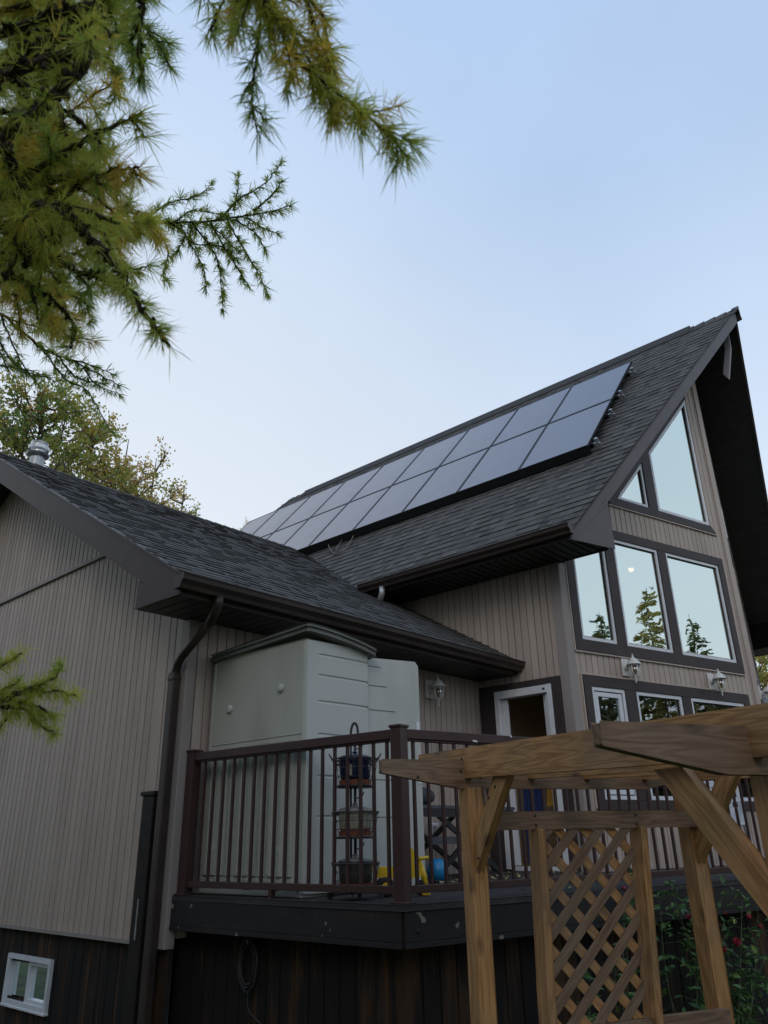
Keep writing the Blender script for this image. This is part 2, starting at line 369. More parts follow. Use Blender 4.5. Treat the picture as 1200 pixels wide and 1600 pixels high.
# ------------------------------------------------------------------ mesh helpers
class MB:
    def __init__(s): s.v = []; s.f = []; s.t = []; s.smooth = False
    def face(s, pts, tone=0.0):
        i = len(s.v); s.v += [tuple(p) for p in pts]; s.f.append(tuple(range(i, i + len(pts)))); s.t.append(tone)
    def obox(s, c, ax, ay, az, tone=0.0):
        """box from centre and three half-axis vectors"""
        c = V(c); i = len(s.v)
        for a in (-1, 1):
            for b in (-1, 1):
                for d in (-1, 1): s.v.append(tuple(c + V(ax) * a + V(ay) * b + V(az) * d))
        for q in ((0, 1, 3, 2), (4, 6, 7, 5), (0, 4, 5, 1), (2, 3, 7, 6), (0, 2, 6, 4), (1, 5, 7, 3)):
            s.f.append(tuple(i + k for k in q)); s.t.append(tone)
    def box(s, x0, y0, z0, x1, y1, z1, tone=0.0):
        s.obox(((x0 + x1) / 2, (y0 + y1) / 2, (z0 + z1) / 2), (abs(x1 - x0) / 2, 0, 0), (0, abs(y1 - y0) / 2, 0), (0, 0, abs(z1 - z0) / 2), tone)
    def bar(s, a, b, wd, ht, up=V((0, 0, 1)), tone=0.0):
        a = V(a); b = V(b); d = (b - a); L = d.length; d.normalize()
        sd_ = d.cross(V(up))
        if sd_.length < 1e-4: sd_ = V((1, 0, 0))
        sd_.normalize(); u = sd_.cross(d)
        s.obox((a + b) / 2, d * L / 2, sd_ * wd / 2, u * ht / 2, tone)
    def prism(s, poly, ext, tone=0.0):
        ext = V(ext); poly = [V(p) for p in poly]; i = len(s.v); n = len(poly)
        s.v += [tuple(p) for p in poly] + [tuple(p + ext) for p in poly]
        s.f.append(tuple(range(i, i + n))); s.f.append(tuple(range(i + 2 * n - 1, i + n - 1, -1))); s.t += [tone] * 2
        for k in range(n):
            s.f.append((i + k, i + (k + 1) % n, i + n + (k + 1) % n, i + n + k)); s.t.append(tone)
    def tube(s, pts, rad, seg=8, tone=0.0, cap=True):
        pts = [V(p) for p in pts]; n = len(pts)
        if not hasattr(rad, '__len__'): rad = [rad] * n
        rings = []; ref = None
        for k, p in enumerate(pts):
            t = (pts[min(k + 1, n - 1)] - pts[max(k - 1, 0)])
            if t.length < 1e-9: t = V((0, 0, 1))
            t.normalize()
            if ref is None:
                ref = V((0, 0, 1)) if abs(t.z) < .9 else V((1, 0, 0))
            a = (ref - t * ref.dot(t))
            if a.length < 1e-6: a = t.orthogonal()
            a.normalize(); ref = a; b = t.cross(a)
            i = len(s.v)
            for q in range(seg):
                g = 2 * math.pi * q / seg
                s.v.append(tuple(p + (a * math.cos(g) + b * math.sin(g)) * rad[k]))
            rings.append(i)
        for k in range(n - 1):
            for q in range(seg):
                s.f.append((rings[k] + q, rings[k] + (q + 1) % seg, rings[k + 1] + (q + 1) % seg, rings[k + 1] + q)); s.t.append(tone)
        if cap:
            s.f.append(tuple(rings[0] + q for q in range(seg))[::-1]); s.f.append(tuple(rings[-1] + q for q in range(seg))); s.t += [tone] * 2
    def lathe(s, c, prof, seg=20, axis=V((0, 0, 1)), tone=0.0):
        """prof: list of (radius, height) along axis"""
        c = V(c); ax = V(axis).normalized(); a = ax.orthogonal().normalized(); b = ax.cross(a); rings = []
        for r, h in prof:
            i = len(s.v)
            for q in range(seg):
                g = 2 * math.pi * q / seg
                s.v.append(tuple(c + ax * h + (a * math.cos(g) + b * math.sin(g)) * max(r, 1e-4)))
            rings.append(i)
        for k in range(len(rings) - 1):
            for q in range(seg):
                s.f.append((rings[k] + q, rings[k] + (q + 1) % seg, rings[k + 1] + (q + 1) % seg, rings[k + 1] + q)); s.t.append(tone)
        s.f.append(tuple(rings[0] + q for q in range(seg))[::-1]); s.f.append(tuple(rings[-1] + q for q in range(seg))); s.t += [tone] * 2
    def build(s, name, m, parent=None, smooth=False, bevel=0.0, tone=False, frame=None, shade_angle=None, pframe=None):
        me = bpy.data.meshes.new(name)
        vs = s.v
        if frame is not None:
            inv = frame.inverted(); vs = [tuple(inv @ V(p)) for p in s.v]
        me.from_pydata(vs, [], s.f); me.update()
        if tone:
            at_ = me.attributes.new('tone', 'FLOAT', 'FACE'); at_.data.foreach_set('value', s.t)
        me.materials.append(m)
        if smooth: me.polygons.foreach_set('use_smooth', [True] * len(me.polygons))
        o = bpy.data.objects.new(name, me); COL.objects.link(o)
        if frame is not None: o.matrix_world = frame
        if parent is not None: attach(o, parent)
        if bevel:
            bv = o.modifiers.new('bevel', 'BEVEL'); bv.width = bevel; bv.segments = 2; bv.limit_method = 'ANGLE'; bv.angle_limit = R(40)
        return o

WORLD = {}
def wm(o):
    return WORLD.get(o.name, Matrix.Identity(4))
def attach(o, parent):
    o.parent = parent
    o.matrix_parent_inverse = wm(parent).inverted()
    if o.matrix_basis != Matrix.Identity(4): WORLD[o.name] = o.matrix_basis.copy()
def tag(o, label, cat=None, group=None, kind=None):
    o['label'] = label
    if cat: o['category'] = cat
    if group: o['group'] = group
    if kind: o['kind'] = kind
    return o
def thing(name, label, cat, loc=(0, 0, 0), group=None):
    o = bpy.data.objects.new(name, None); COL.objects.link(o); o.location = loc
    o.empty_display_size = 0.2
    WORLD[o.name] = Matrix.Translation(V(loc))
    return tag(o, label, cat, group)
def struct(o):
    o['kind'] = 'structure'; return o
def dup(root, delta, label=None, mat4=None):
    """copy a thing with its parts and sub-parts, moved by delta (or by a whole matrix)"""
    r = root.copy(); COL.objects.link(r)
    base = WORLD.get(root.name, Matrix.Identity(4))
    new = (mat4 if mat4 is not None else Matrix.Translation(V(delta))) @ base
    r.matrix_world = new; WORLD[r.name] = new
    if label: r['label'] = label
    def rec(src, dst):
        for ch in [c for c in src.children]:
            c = ch.copy(); COL.objects.link(c); mpi = ch.matrix_parent_inverse.copy(); c.parent = dst; c.matrix_parent_inverse = mpi; rec(ch, c)
    rec(root, r)
    return r

# ------------------------------------------------------------------ key dimensions (metres)
ZD = 1.2254                    # deck floor
XG, YW = 3.75, 5.62            # wing gable wall plane / wing long wall plane
XM, YC = 8.05, 4.345           # main side wall plane / its front corner
XR, ZR = 11.55, 9.43           # main ridge
PA = R(15.5)
PD = V((math.cos(PA), -math.sin(PA), 0))       # along the left prow wall
PN = V((-math.sin(PA), -math.cos(PA), 0))      # its outward normal
PL = (XR - XM) / PD.x
SM = 1.1365
SW, WY, WZ, WRY = 0.588, 5.05, 3.57, 10.0       # wing roof slope, eave y, eave z, ridge y
WRZ = WZ + SW * (WRY - WY)
def zmain(x): return ZR - SM * abs(XR - x)
def zwing(y): return WZ + SW * (y - WY) if y <= WRY else WRZ - SW * (y - WRY)
XE = 7.43                                       # main eave
RK0 = V((XE, 3.80, zmain(XE))); RKP = V((XR, 2.52, ZR))
def rake_y(x): return RK0.y + (RKP.y - RK0.y) * (min(x, 2 * XR - x) - XE) / (XR - XE)

# ------------------------------------------------------------------ ground
g = MB()
n = 24
for i in range(n):
    for j in range(n):
        def gp(a, b):
            x = -300 + 600 * a / n; y = -300 + 600 * b / n
            return (x, y, -0.25 - 0.0 * a)
        g.face([gp(i, j), gp(i + 1, j), gp(i + 1, j + 1), gp(i, j + 1)])
gr = struct(g.build('ground', MT['grass']))

# ------------------------------------------------------------------ house
house = thing('house', 'taupe sided house with a low shingled wing and a tall prow gable', 'house', (7.0, 7.0, -0.25))

def siding(name, org, d, nrm, s0, s1, bot, top, holes=(), pitch=0.10, groove=0.014, depth=0.019, m='siding', parent=house, phase=0.0, tone_board=False):
    """vertical boards with real grooves; bot/top are functions of s; holes (sa,sb,lo(s),hi(s))"""
    org, d, nrm = V(org), V(d), V(nrm)
    cuts = {s0: 0, s1: 0}
    prof = []            # (s, offset)
    k = math.floor((s0 - phase) / pitch) * pitch + phase
    pts = []
    while k < s1 + pitch:
        pts += [(k, 0.0), (k + pitch - groove, 0.0), (k + pitch - groove * .75, -depth), (k + pitch - groove * .25, -depth)]
        k += pitch
    def off(s):
        for (a, oa), (b, ob) in zip(pts, pts[1:]):
            if a <= s <= b: return oa + (ob - oa) * (s - a) / max(b - a, 1e-9)
        return 0.0
    ss = sorted(set([round(p[0], 5) for p in pts if s0 < p[0] < s1] + [s0, s1] + [h for q in holes for h in (q[0], q[1]) if s0 < h < s1]))
    mb = MB()
    def P(s, o, z): return org + d * s + nrm * o + V((0, 0, z))
    brd = {}
    def btone(s):
        k_ = math.floor((s - phase) / pitch + 1e-4)
        if k_ not in brd: brd[k_] = random.Random(k_ * 7919 + int(org.x * 31)).random()
        return brd[k_]
    for a, b in zip(ss, ss[1:]):
        if b - a < 1e-5: continue
        mid = (a + b) / 2
        oa, ob = off(a), off(b)
        oa = off(a + 1e-4) if abs(off(a + 1e-4) - oa) < .2 * depth else oa
        segs = [(bot(a), top(a), bot(b), top(b))]
        for (ha, hb, lo, hi) in holes:
            if ha - 1e-6 < mid < hb + 1e-6:
                new = []
                for (l1, h1, l2, h2) in segs:
                    la, ta, lb, tb = lo(a), hi(a), lo(b), hi(b)
                    if ta <= l1 or la >= h1: new.append((l1, h1, l2, h2)); continue
                    if la > l1: new.append((l1, la, l2, lb))
                    if ta < h1: new.append((ta, h1, tb, h2))
                segs = new
        for (l1, h1, l2, h2) in segs:
            if h1 - l1 < 1e-4 and h2 - l2 < 1e-4: continue
            q = [P(a, oa, l1), P(b, ob, l2), P(b, ob, max(h2, l2)), P(a, oa, max(h1, l1))]
            mb.face(q, btone(mid) * .45)
    return mb.build(name, MT[m], parent, tone=True)

UP = V((0, 0, 1))
# wing: gable wall, long wall
siding('wall', (XG, YW, 0), (0, 1, 0), (-1, 0, 0), 0.40, 8.6, lambda s: 0.90, lambda s: zwing(YW + s) - 0.10)
siding('wall', (XG, YW, 0), (0, 1, 0), (-1, 0, 0), 0.0, 0.40, lambda s: 0.88, lambda s: zwing(YW + s) - 0.10, phase=0.02)
siding('wall', (XG, YW, 0), (1, 0, 0), (0, -1, 0), 0.0, XM - XG, lambda s: ZD - .3, lambda s: 3.40)
# horizontal joint strip across the gable and starter strip under the siding
t = MB()
t.box(XG - .022, 7.0, 4.40, XG + .01, 12.6, 4.436)
t.box(XG - .030, 7.0, 4.395, XG + .01, 12.6, 4.403)
t.box(XG - .02, 6.02, 0.872, XG + .01, 14.2, 0.9)
t.build('joint_strip', MT['trim_taupe'], house)
# corner post of the wing
t = MB()
t.box(XG - .018, YW - .018, 0.86, XG + .075, YW + .105, 3.39)
t.build('corner_trim', MT['trim_taupe'], house, bevel=.006)
t = MB()
t.box(XM - .02, YC - .01, ZD, XM + .05, YC + .11, 4.66)
t.prism([V((XM - .02, YC - .01, ZD)), V((XM - .02, YC - .01, ZD)) + PN * .012 + V((.012, 0, 0)), V((XM, YC, ZD)) + PN * .02 + PD * .11, V((XM, YC, ZD)) + PD * .11], (0, 0, 4.66 - ZD))
t.build('corner_trim', MT['trim_taupe'], house, bevel=.004)

# lower skirting of the wing, dark vertical boards with a basement window
siding('skirting', (XG + .03, YW - .02, 0), (0, 1, 0), (-1, 0, 0), 0, 8.6, lambda s: -.25, lambda s: .89, holes=[(1.77, 2.53, lambda s: .33, lambda s: .61)], pitch=.14, groove=.012, depth=.01, m='skirt')

# windows ------------------------------------------------------------
def PW(s, z, off=0.0):
    return V((XM, YC, 0)) + PD * s + PN * off + V((0, 0, z))
PN2 = V((math.sin(PA), -math.cos(PA), 0)); PD2 = V((math.cos(PA), math.sin(PA), 0)); NOSE = V((XM, YC, 0)) + PD * PL
def PW2(s, z, off=0.0):       # s measured from the nose on the right prow wall, mirrored
    return NOSE + PD2 * s + PN2 * off + V((0, 0, z))

def frame_poly(mb, P, poly, wd, o0, o1):
    """picture-frame moulding of width wd lying inside polygon poly [(s,z)...] (ccw)"""
    n = len(poly)
    cs = sum(p[0] for p in poly) / n; cz = sum(p[1] for p in poly) / n
    inner = []
    for i in range(n):
        p0, p1, p2 = V((*poly[i - 1], 0)), V((*poly[i], 0)), V((*poly[(i + 1) % n], 0))
        d1 = (p1 - p0).normalized(); d2 = (p2 - p1).normalized()
        n1 = V((-d1.y, d1.x, 0)); n2 = V((-d2.y, d2.x, 0))
        bis = (n1 + n2); k = wd / max(0.2, (1 + n1.dot(n2)))
        inner.append(p1 + bis * k)
    for i in range(n):
        j = (i + 1) % n
        a, b = poly[i], poly[j]; ia, ib = inner[i], inner[j]
        q = [P(a[0], a[1], o1), P(b[0], b[1], o1), P(ib.x, ib.y, o1), P(ia.x, ia.y, o1)]
        mb.face(q)
        mb.face([P(a[0], a[1], o0), P(b[0], b[1], o0), P(b[0], b[1], o1), P(a[0], a[1], o1)])
        mb.face([P(ia.x, ia.y, o1), P(ib.x, ib.y, o1), P(ib.x, ib.y, o0), P(ia.x, ia.y, o0)])
    return [(p.x, p.y) for p in inner]

def window(P, poly, gm, sash=.035, label=None, mb_sash='white'):
    """glass window in a white frame"""
    f = MB()
    inn = frame_poly(f, P, poly, sash, -.05, .012)
    w_ = f.build('window', MT[mb_sash], house, bevel=.002)
    g_ = MB()
    pts = [P(s, z, -.02) for s, z in inn]
    pts2 = [P(s, z, -.026) for s, z in inn]
    g_.face(pts)
    g_.build('pane', MT[gm], w_)
    # dark rubber line and inner lip
    l_ = MB(); frame_poly(l_, P, inn, .012, -.03, -.008)
    l_.build('gasket', MT['wtrim'], w_)
    if label: w_['label'] = label
    return w_

def rectp(a, b, z0, z1): return [(a, z0), (b, z0), (b, z1), (a, z1)]

tri_line = lambda s: 5.80 + (s - 1.15) * 1.087     # sloping head of the top window group
def trap_hi(s): return tri_line(s) + .03
holes_l = [
    (1.22, 3.28, lambda s: 5.76, lambda s: max(5.76, tri_line(s) - .02)),
    (0.30, 3.25, lambda s: 3.74, lambda s: 5.17),
    (0.32, 3.22, lambda s: 1.95, lambda s: 3.19)]
tops = lambda s: zmain(XM + s * PD.x) - .15
siding('wall', (XM, YC, 0), PD, PN, 0.0, PL, lambda s: ZD - .02, tops, holes=holes_l)
mir = lambda f: (lambda s: f(PL - s))
holes_r = [(PL - b, PL - a, mir(lo), mir(hi)) for (a, b, lo, hi) in holes_l]
siding('wall', NOSE, PD2, PN2, 0.0, PL, lambda s: ZD - .02, lambda s: zmain(XR + s * PD.x) - .15, holes=holes_r)

def prow_windows(P, lab):
    # brown surrounds
    def bd(mb, a, b, o=.0):      # board between two (s,z) points, given as polygon
        mb.prism([P(s, z, -.005) for s, z in a], (P(0, 0, .028 + o) - P(0, 0, -.005)))
    t = MB()
    # top group: trapezoid with mullion
    L = tri_line
    bd(t, [(1.10, 5.68), (3.38, 5.68), (3.27, 5.79), (1.27, 5.79)], 0)
    bd(t, [(1.10, 5.682), (1.27, 5.792), (1.36, L(1.36) - .12 + .0), (3.27, L(3.27) - .12), (3.27, L(3.27) + .06), (1.10, L(1.10) + .06 - .02)], 0, -.002)
    bd(t, [(1.92, 5.79), (2.11, 5.79), (2.11, L(2.11) - .10), (1.92, L(1.92) - .10)], 0, -.004)
    # middle group
    bd(t, [(.14, 3.60), (3.38, 3.60), (3.27, 3.735), (.26, 3.735)], 0)
    bd(t, [(.14, 5.29), (.26, 5.17), (3.27, 5.17), (3.38, 5.29)], 0)
    bd(t, [(.14, 3.602), (.26, 3.737), (.26, 5.168), (.14, 5.288)], 0)
    bd(t, [(3.38, 3.602), (3.38, 5.288), (3.27, 5.168), (3.27, 3.737)], 0)
    bd(t, [(.875, 3.737), (1.04, 3.737), (1.04, 5.168), (.875, 5.168)], 0, -.003)
    bd(t, [(1.93, 3.737), (2.095, 3.737), (2.095, 5.168), (1.93, 5.168)], 0, -.003)
    # lower group
    bd(t, [(.19, 3.31), (.31, 3.19), (3.24, 3.19), (3.36, 3.31)], 0)
    bd(t, [(.19, 1.84), (.31, 1.94), (.31, 3.188), (.19, 3.308)], 0)
    bd(t, [(3.36, 1.84), (3.36, 3.308), (3.24, 3.188), (3.24, 1.94)], 0)
    bd(t, [(.19, 1.838), (3.36, 1.838), (3.24, 1.938), (.31, 1.938)], 0)
    bd(t, [(.885, 1.942), (1.075, 1.942), (1.075, 3.187), (.885, 3.187)], 0, -.003)
    bd(t, [(1.94, 1.942), (2.105, 1.942), (2.105, 3.187), (1.94, 3.187)], 0, -.003)
    t.build('window_trim', MT['wtrim'], house)
    c = MB()     # thin taupe drip edge around each surround
    for a, b in (((1.08, 5.665), (3.40, 5.665)), ((.12, 3.585), (3.40, 3.585)), ((.17, 3.322), (3.38, 3.322)), ((.165, 3.32), (.165, 1.85)), ((.12, 3.59), (.12, 5.1)), ((3.4, 3.59), (3.4, 5.28))):
        c.bar(P(*a, .012), P(*b, .012), .028, .016, up=(UP if a[1] == b[1] else (P(1, 0, 0) - P(0, 0, 0))))
    c.build('trim_channel', MT['siding'], house)
    window(P, [(1.27, 5.80), (1.905, 5.80), (1.905, 6.49)], 'glass_up', .035, 'triangular top window ' + lab)
    window(P, [(2.125, 5.80), (3.26, 5.80), (3.26, L(3.26) - .13), (2.125, L(2.125) - .13)], 'glass_up', .04)
    window(P, rectp(.265, .87, 3.742, 5.165), 'glass_up', .038)
    window(P, rectp(1.045, 1.925, 3.742, 5.165), 'glass_up', .038)
    window(P, rectp(2.10, 3.265, 3.742, 5.165), 'glass_up', .038)
    w1 = window(P, rectp(.315, .88, 1.945, 3.185), 'glass_low', .042)
    s_ = MB(); frame_poly(s_, P, rectp(.372, .823, 2.0, 3.13), .05, -.05, .002)
    s_.build('sash', MT['white'], w1, bevel=.003)
    window(P, rectp(1.08, 1.935, 1.945, 3.185), 'glass_low', .042)
    window(P, rectp(2.11, 3.235, 1.945, 3.185), 'glass_low', .042)
prow_windows(PW, 'left of the prow corner')
prow_windows(lambda s, z, o=0.0: PW2(PL - s, z, o), 'right of the prow corner')
# corner trim down the nose
t = MB()
for d_, n_, sg in ((PD, PN, -1), (PD2, PN2, 1)):
    t.prism([NOSE + V((0, 0, ZD)), NOSE + d_ * (.1 * sg) + V((0, 0, ZD)), NOSE + d_ * (.1 * sg) + n_ * .018 + V((0, 0, ZD)), NOSE + V((0, -.019, ZD))], (0, 0, zmain(XR) - .3 - ZD))
t.build('corner_trim', MT['siding'], house)

# basement window
def BW(s, z, o=0.0): return V((XG + .03 - o, YW - .02 + s, z))
f = MB(); inn = frame_poly(f, lambda s, z, o=0: BW(2 * 2.15 - s, z, o), rectp(2.15 - .42, 2.15 + .42, .27, .67), .038, -.03, .032)
bwn = f.build('window', MT['white'], house, bevel=.004)
bwn['label'] = 'small white basement slider window in the dark skirting'
g_ = MB(); g_.face([BW(1.76, .30, -.022), BW(2.54, .30, -.022), BW(2.54, .64, -.022), BW(1.76, .64, -.022)]); g_.build('pane', MT['glass_low'], bwn)
f = MB(); frame_poly(f, lambda s, z, o=0: BW(4.3 - s, z, o), rectp(2.13, 2.532, .308, .632), .03, -.024, .012)
f.build('sash', MT['white'], bwn, bevel=.002)
f = MB(); f.box(XG - .012, YW + 1.70, .252, XG + .04, YW + 2.56, .27); f.build('sill', MT['white'], bwn, bevel=.003)

# shingled roof slopes --------------------------------------------------
def shingles(name, eave0, slope_dir, along, length, ya, yb, nrm, expo=.143, parent=house, seed=1, cut=None):
    rnd = random.Random(seed)
    mb = MB(); eave0, slope_dir, along, nrm = V(eave0), V(slope_dir).normalized(), V(along), V(nrm).normalized()
    nc = int(length / expo) + 1
    def P(y, t, h): return eave0 + slope_dir * t + along * y + nrm * h
    for k in range(nc):
        t0 = k * expo; t1 = min(t0 + expo, length)
        if t1 <= t0: break
        a0, a1, b0, b1 = ya(t0), ya(t1), yb(t0), yb(t1)
        y = min(a0, a1) - rnd.random() * .3
        dark = rnd.random() * .5
        while y < max(b0, b1):
            wd = rnd.choice((.07, .10, .13, .16, .2)) * rnd.uniform(.9, 1.1)
            y2 = y + wd
            ca0, ca1 = max(y, a0), max(y, a1); cb0, cb1 = min(y2, b0), min(y2, b1)
            if cb0 > ca0 or cb1 > ca1:
                cb0 = max(cb0, ca0); cb1 = max(cb1, ca1)
                thick = rnd.random() < .45
                h = .019 if thick else .012
                lift = 0 if thick else .0
                tone = min(1, max(0, rnd.gauss(.42 if thick else .28, .11)))
                tt = t0 - (.0 if thick else 0)
                mb.face([P(ca0, tt, h), P(cb0, tt, h), P(cb1, t1 + .002, .006), P(ca1, t1 + .002, .006)], tone)
                mb.face([P(ca0, tt, 0), P(cb0, tt, 0), P(cb0, tt, h), P(ca0, tt, h)], tone * .5)
            y = y2
    return mb.build(name, MT['shingle'], parent, tone=True)

def slab(name, top, thick, m, parent=house):
    mb = MB(); top = [V(p) for p in top]
    nrm = (top[1] - top[0]).cross(top[2] - top[0]).normalized()
    if nrm.z < 0: nrm = -nrm
    mb.prism([p - nrm * .003 for p in top], -nrm * thick)
    return mb.build(name, MT[m], parent)

LM = math.hypot(XR - XE, ZR - zmain(XE))          # slope length of main roof
def rear_y(x): return 13.45 + (ZR - zmain(x)) * .62
for sgn in (1, -1):
    ex = XE if sgn == 1 else 2 * XR - XE
    sd_ = V((sgn * (XR - XE), 0, ZR - zmain(XE)))
    slab('main_roof_deck', [(ex, 3.80, zmain(ex)), (XR, 2.52, ZR), (XR, 13.45, ZR), (ex, rear_y(ex), zmain(ex))], .05, 'soffit')
    if sgn == 1:
        ro = shingles('main_roof', (ex, 0, zmain(ex)), sd_, (0, 1, 0), LM, lambda t: 3.79 - 1.28 * t / LM, lambda t: rear_y(XE + (XR - XE) * t / LM), (-SM, 0, 1), seed=3)
    else:
        ro = shingles('main_roof', (ex, 0, zmain(ex)), sd_, (0, 1, 0), LM, lambda t: 3.79 - 1.28 * t / LM, lambda t: rear_y(XE + (XR - XE) * t / LM), (SM, 0, 1), expo=.3, seed=4)
# ridge cap: overlapping pieces and a raised ridge vent that stops short of the gable
rc = MB()
y = 2.47
k = 0
while y < 13.4:
    h0, h1 = .03, .018
    for sg in (-1, 1):
        rc.prism([(XR, y, ZR + h0 + .01), (XR + sg * .14, y, ZR - .14 * SM + h0 + .01), (XR + sg * .14, y + .2, ZR - .14 * SM + h1), (XR, y + .2, ZR + h1)], (0, 0, -.016), tone=random.uniform(.1, .5))
    y += .18
rc.build('ridge_cap', MT['shingle'], house, tone=True)
rv = MB()
rv.prism([(XR - .17, 0, ZR - .17 * SM + .05), (XR, 0, ZR + .075), (XR + .17, 0, ZR - .17 * SM + .05), (XR + .17, 0, ZR - .17 * SM + .02), (XR, 0, ZR + .03), (XR - .17, 0, ZR - .17 * SM + .02)], (0, 9.6, 0))
for i in range(len(rv.v)): rv.v[i] = (rv.v[i][0], rv.v[i][1] + 3.25, rv.v[i][2])
rv.build('ridge_vent', MT['shingle'], house, tone=True)

# wing roof
LW = math.hypot(WRY - WY, WRZ - WZ)
def wing_xend(t):
    y = WY + (WRY - WY) * t / LW; z = zwing(y)
    return max(XM + .0, XE + (z - zmain(XE)) / SM + .12)
shingles('wing_roof', (0, WY, WZ), (0, WRY - WY, WRZ - WZ), (1, 0, 0), LW, lambda t: 3.22, wing_xend, (0, -SW, 1), seed=5)
slab('wing_roof_deck', [(3.24, WY, WZ), (XM - .0, WY, WZ), (9.1, WRY, WRZ), (3.24, WRY, WRZ)], .04, 'soffit')
slab('wing_roof_deck', [(3.24, WRY, WRZ), (9.6, WRY, WRZ), (9.6, 14.95, WZ), (3.24, 14.95, WZ)], .04, 'soffit')
rc = MB(); x = 3.2
while x < 9.0:
    for sg in (-1, 1):
        rc.prism([(x, WRY, WRZ + .035), (x, WRY + sg * .14, WRZ - .14 * SW + .035), (x + .2, WRY + sg * .14, WRZ - .14 * SW + .022), (x + .2, WRY, WRZ + .022)], (0, 0, -.014), tone=random.uniform(.1, .5))
    x += .18
rc.build('ridge_cap', MT['shingle'], house, tone=True)
# drip edge along rake and eave of the wing
t = MB()
t.prism([(3.205, WY - .02, WZ - .02), (3.205, WRY, WRZ - .005), (3.205, WRY, WRZ + .012), (3.205, WY - .02, WZ + .0)], (.05, 0, 0))
t.build('drip_edge', MT['brown'], house)
# rake fascia of the wing, both slopes
t = MB()
t.prism([(3.225, WY - .02, WZ - .02), (3.225, WRY, WRZ - .012), (3.225, WRY, WRZ - .29), (3.225, WY + .155, 3.385), (3.225, WY - .02, 3.385)], (.03, 0, 0))
t.prism([(3.225, WRY + .001, WRZ - .012), (3.225, 15.0, WZ), (3.225, 15.0, WZ - .27), (3.225, WRY + .001, WRZ - .29)], (.03, 0, 0))
t.build('rake_fascia', MT['rake'], house, bevel=.004)
# boxed eave return at the gable corner
t = MB()
t.prism([(3.228, WY + .10, 3.387), (3.228, YW + .045, 3.387), (3.228, YW + .045, zwing(YW) - .27), (3.228, WY + .12, 3.387 + .02)], (.03, 0, 0))
t.build('eave_return', MT['rake'], house)
# rake soffit (dark) and eave soffit with ribs
def ribs(mb, x0, x1, y0, y1, z, pitch=.1, axis='x', dep=.012):
    a = x0 if axis == 'x' else y0
    e_ = x1 if axis == 'x' else y1
    while a < e_:
        b = min(a + pitch - .012, e_)
        if axis == 'x': mb.box(a, y0, z, b, y1, z + dep)
        else: mb.box(x0, a, z, x1, b, z + dep)
        a += pitch
t = MB()
t.prism([(3.25, WY + .1, 3.5), (3.25, WRY, WRZ - .27), (3.25, WRY, WRZ - .25), (3.25, WY + .1, 3.53)], (.52, 0, 0))
t.prism([(3.25, WRY, WRZ - .27), (3.25, 15, WZ - .25), (3.25, 15, WZ - .23), (3.25, WRY, WRZ - .25)], (.52, 0, 0))
ribs(t, 3.26, XM, WY + .02, YW + .05, 3.387, .12)
t.box(3.25, WY + .02, 3.405, XM, YW + .1, 3.415)
t.build('soffit', MT['soffit'], house)
# eave fascia and gutters
def gutter(name, p0, p1, out, parent=house, m='brown'):
    p0, p1, out = V(p0), V(p1), V(out)
    prof = [(0, .10), (0, 0), (.075, 0), (.085, .03), (.12, .062), (.125, .10), (.135, .102), (.135, .112), (.112, .112), (.112, .066), (.075, .036), (.068, .008), (.008, .008), (.008, .10)]
    mb = MB()
    i = 0
    a = [p0 + out * u + UP * v for u, v in prof]; d = p1 - p0
    n_ = len(a)
    mb.v = [tuple(q) for q in a] + [tuple(q + d) for q in a]
    for k in range(n_):
        mb.f.append((k, (k + 1) % n_, n_ + (k + 1) % n_, n_ + k)); mb.t.append(0)
    cap = [(0, .10), (0, 0), (.075, 0), (.085, .03), (.12, .062), (.125, .112)]
    for q, dd in ((p0, -d.normalized()), (p1, d.normalized())):
        mb.prism([q + out * u + UP * v for u, v in cap], dd * .004)
    return mb.build(name, MT[m], parent)
t = MB(); t.box(3.25, WY - .0, 3.385, XM + .02, WY + .02, 3.56); t.build('eave_fascia', MT['brown'], house)
gutter('gutter', (3.19, WY - .003, 3.42), (8.13, WY - .003, 3.42), (0, -1, 0))
t = MB(); t.box(XE, 3.82, 4.66, XE + .02, 16, 4.80); t.build('eave_fascia', MT['brown'], house); t = MB(); t.box(2 * XR - XE - .02, 3.82, 4.66, 2 * XR - XE, 16, 4.80); t.build('eave_fascia', MT['brown'], house)
gutter('gutter', (XE - .003, 3.76, 4.70), (XE - .003, 7.02, 4.70), (-1, 0, 0))
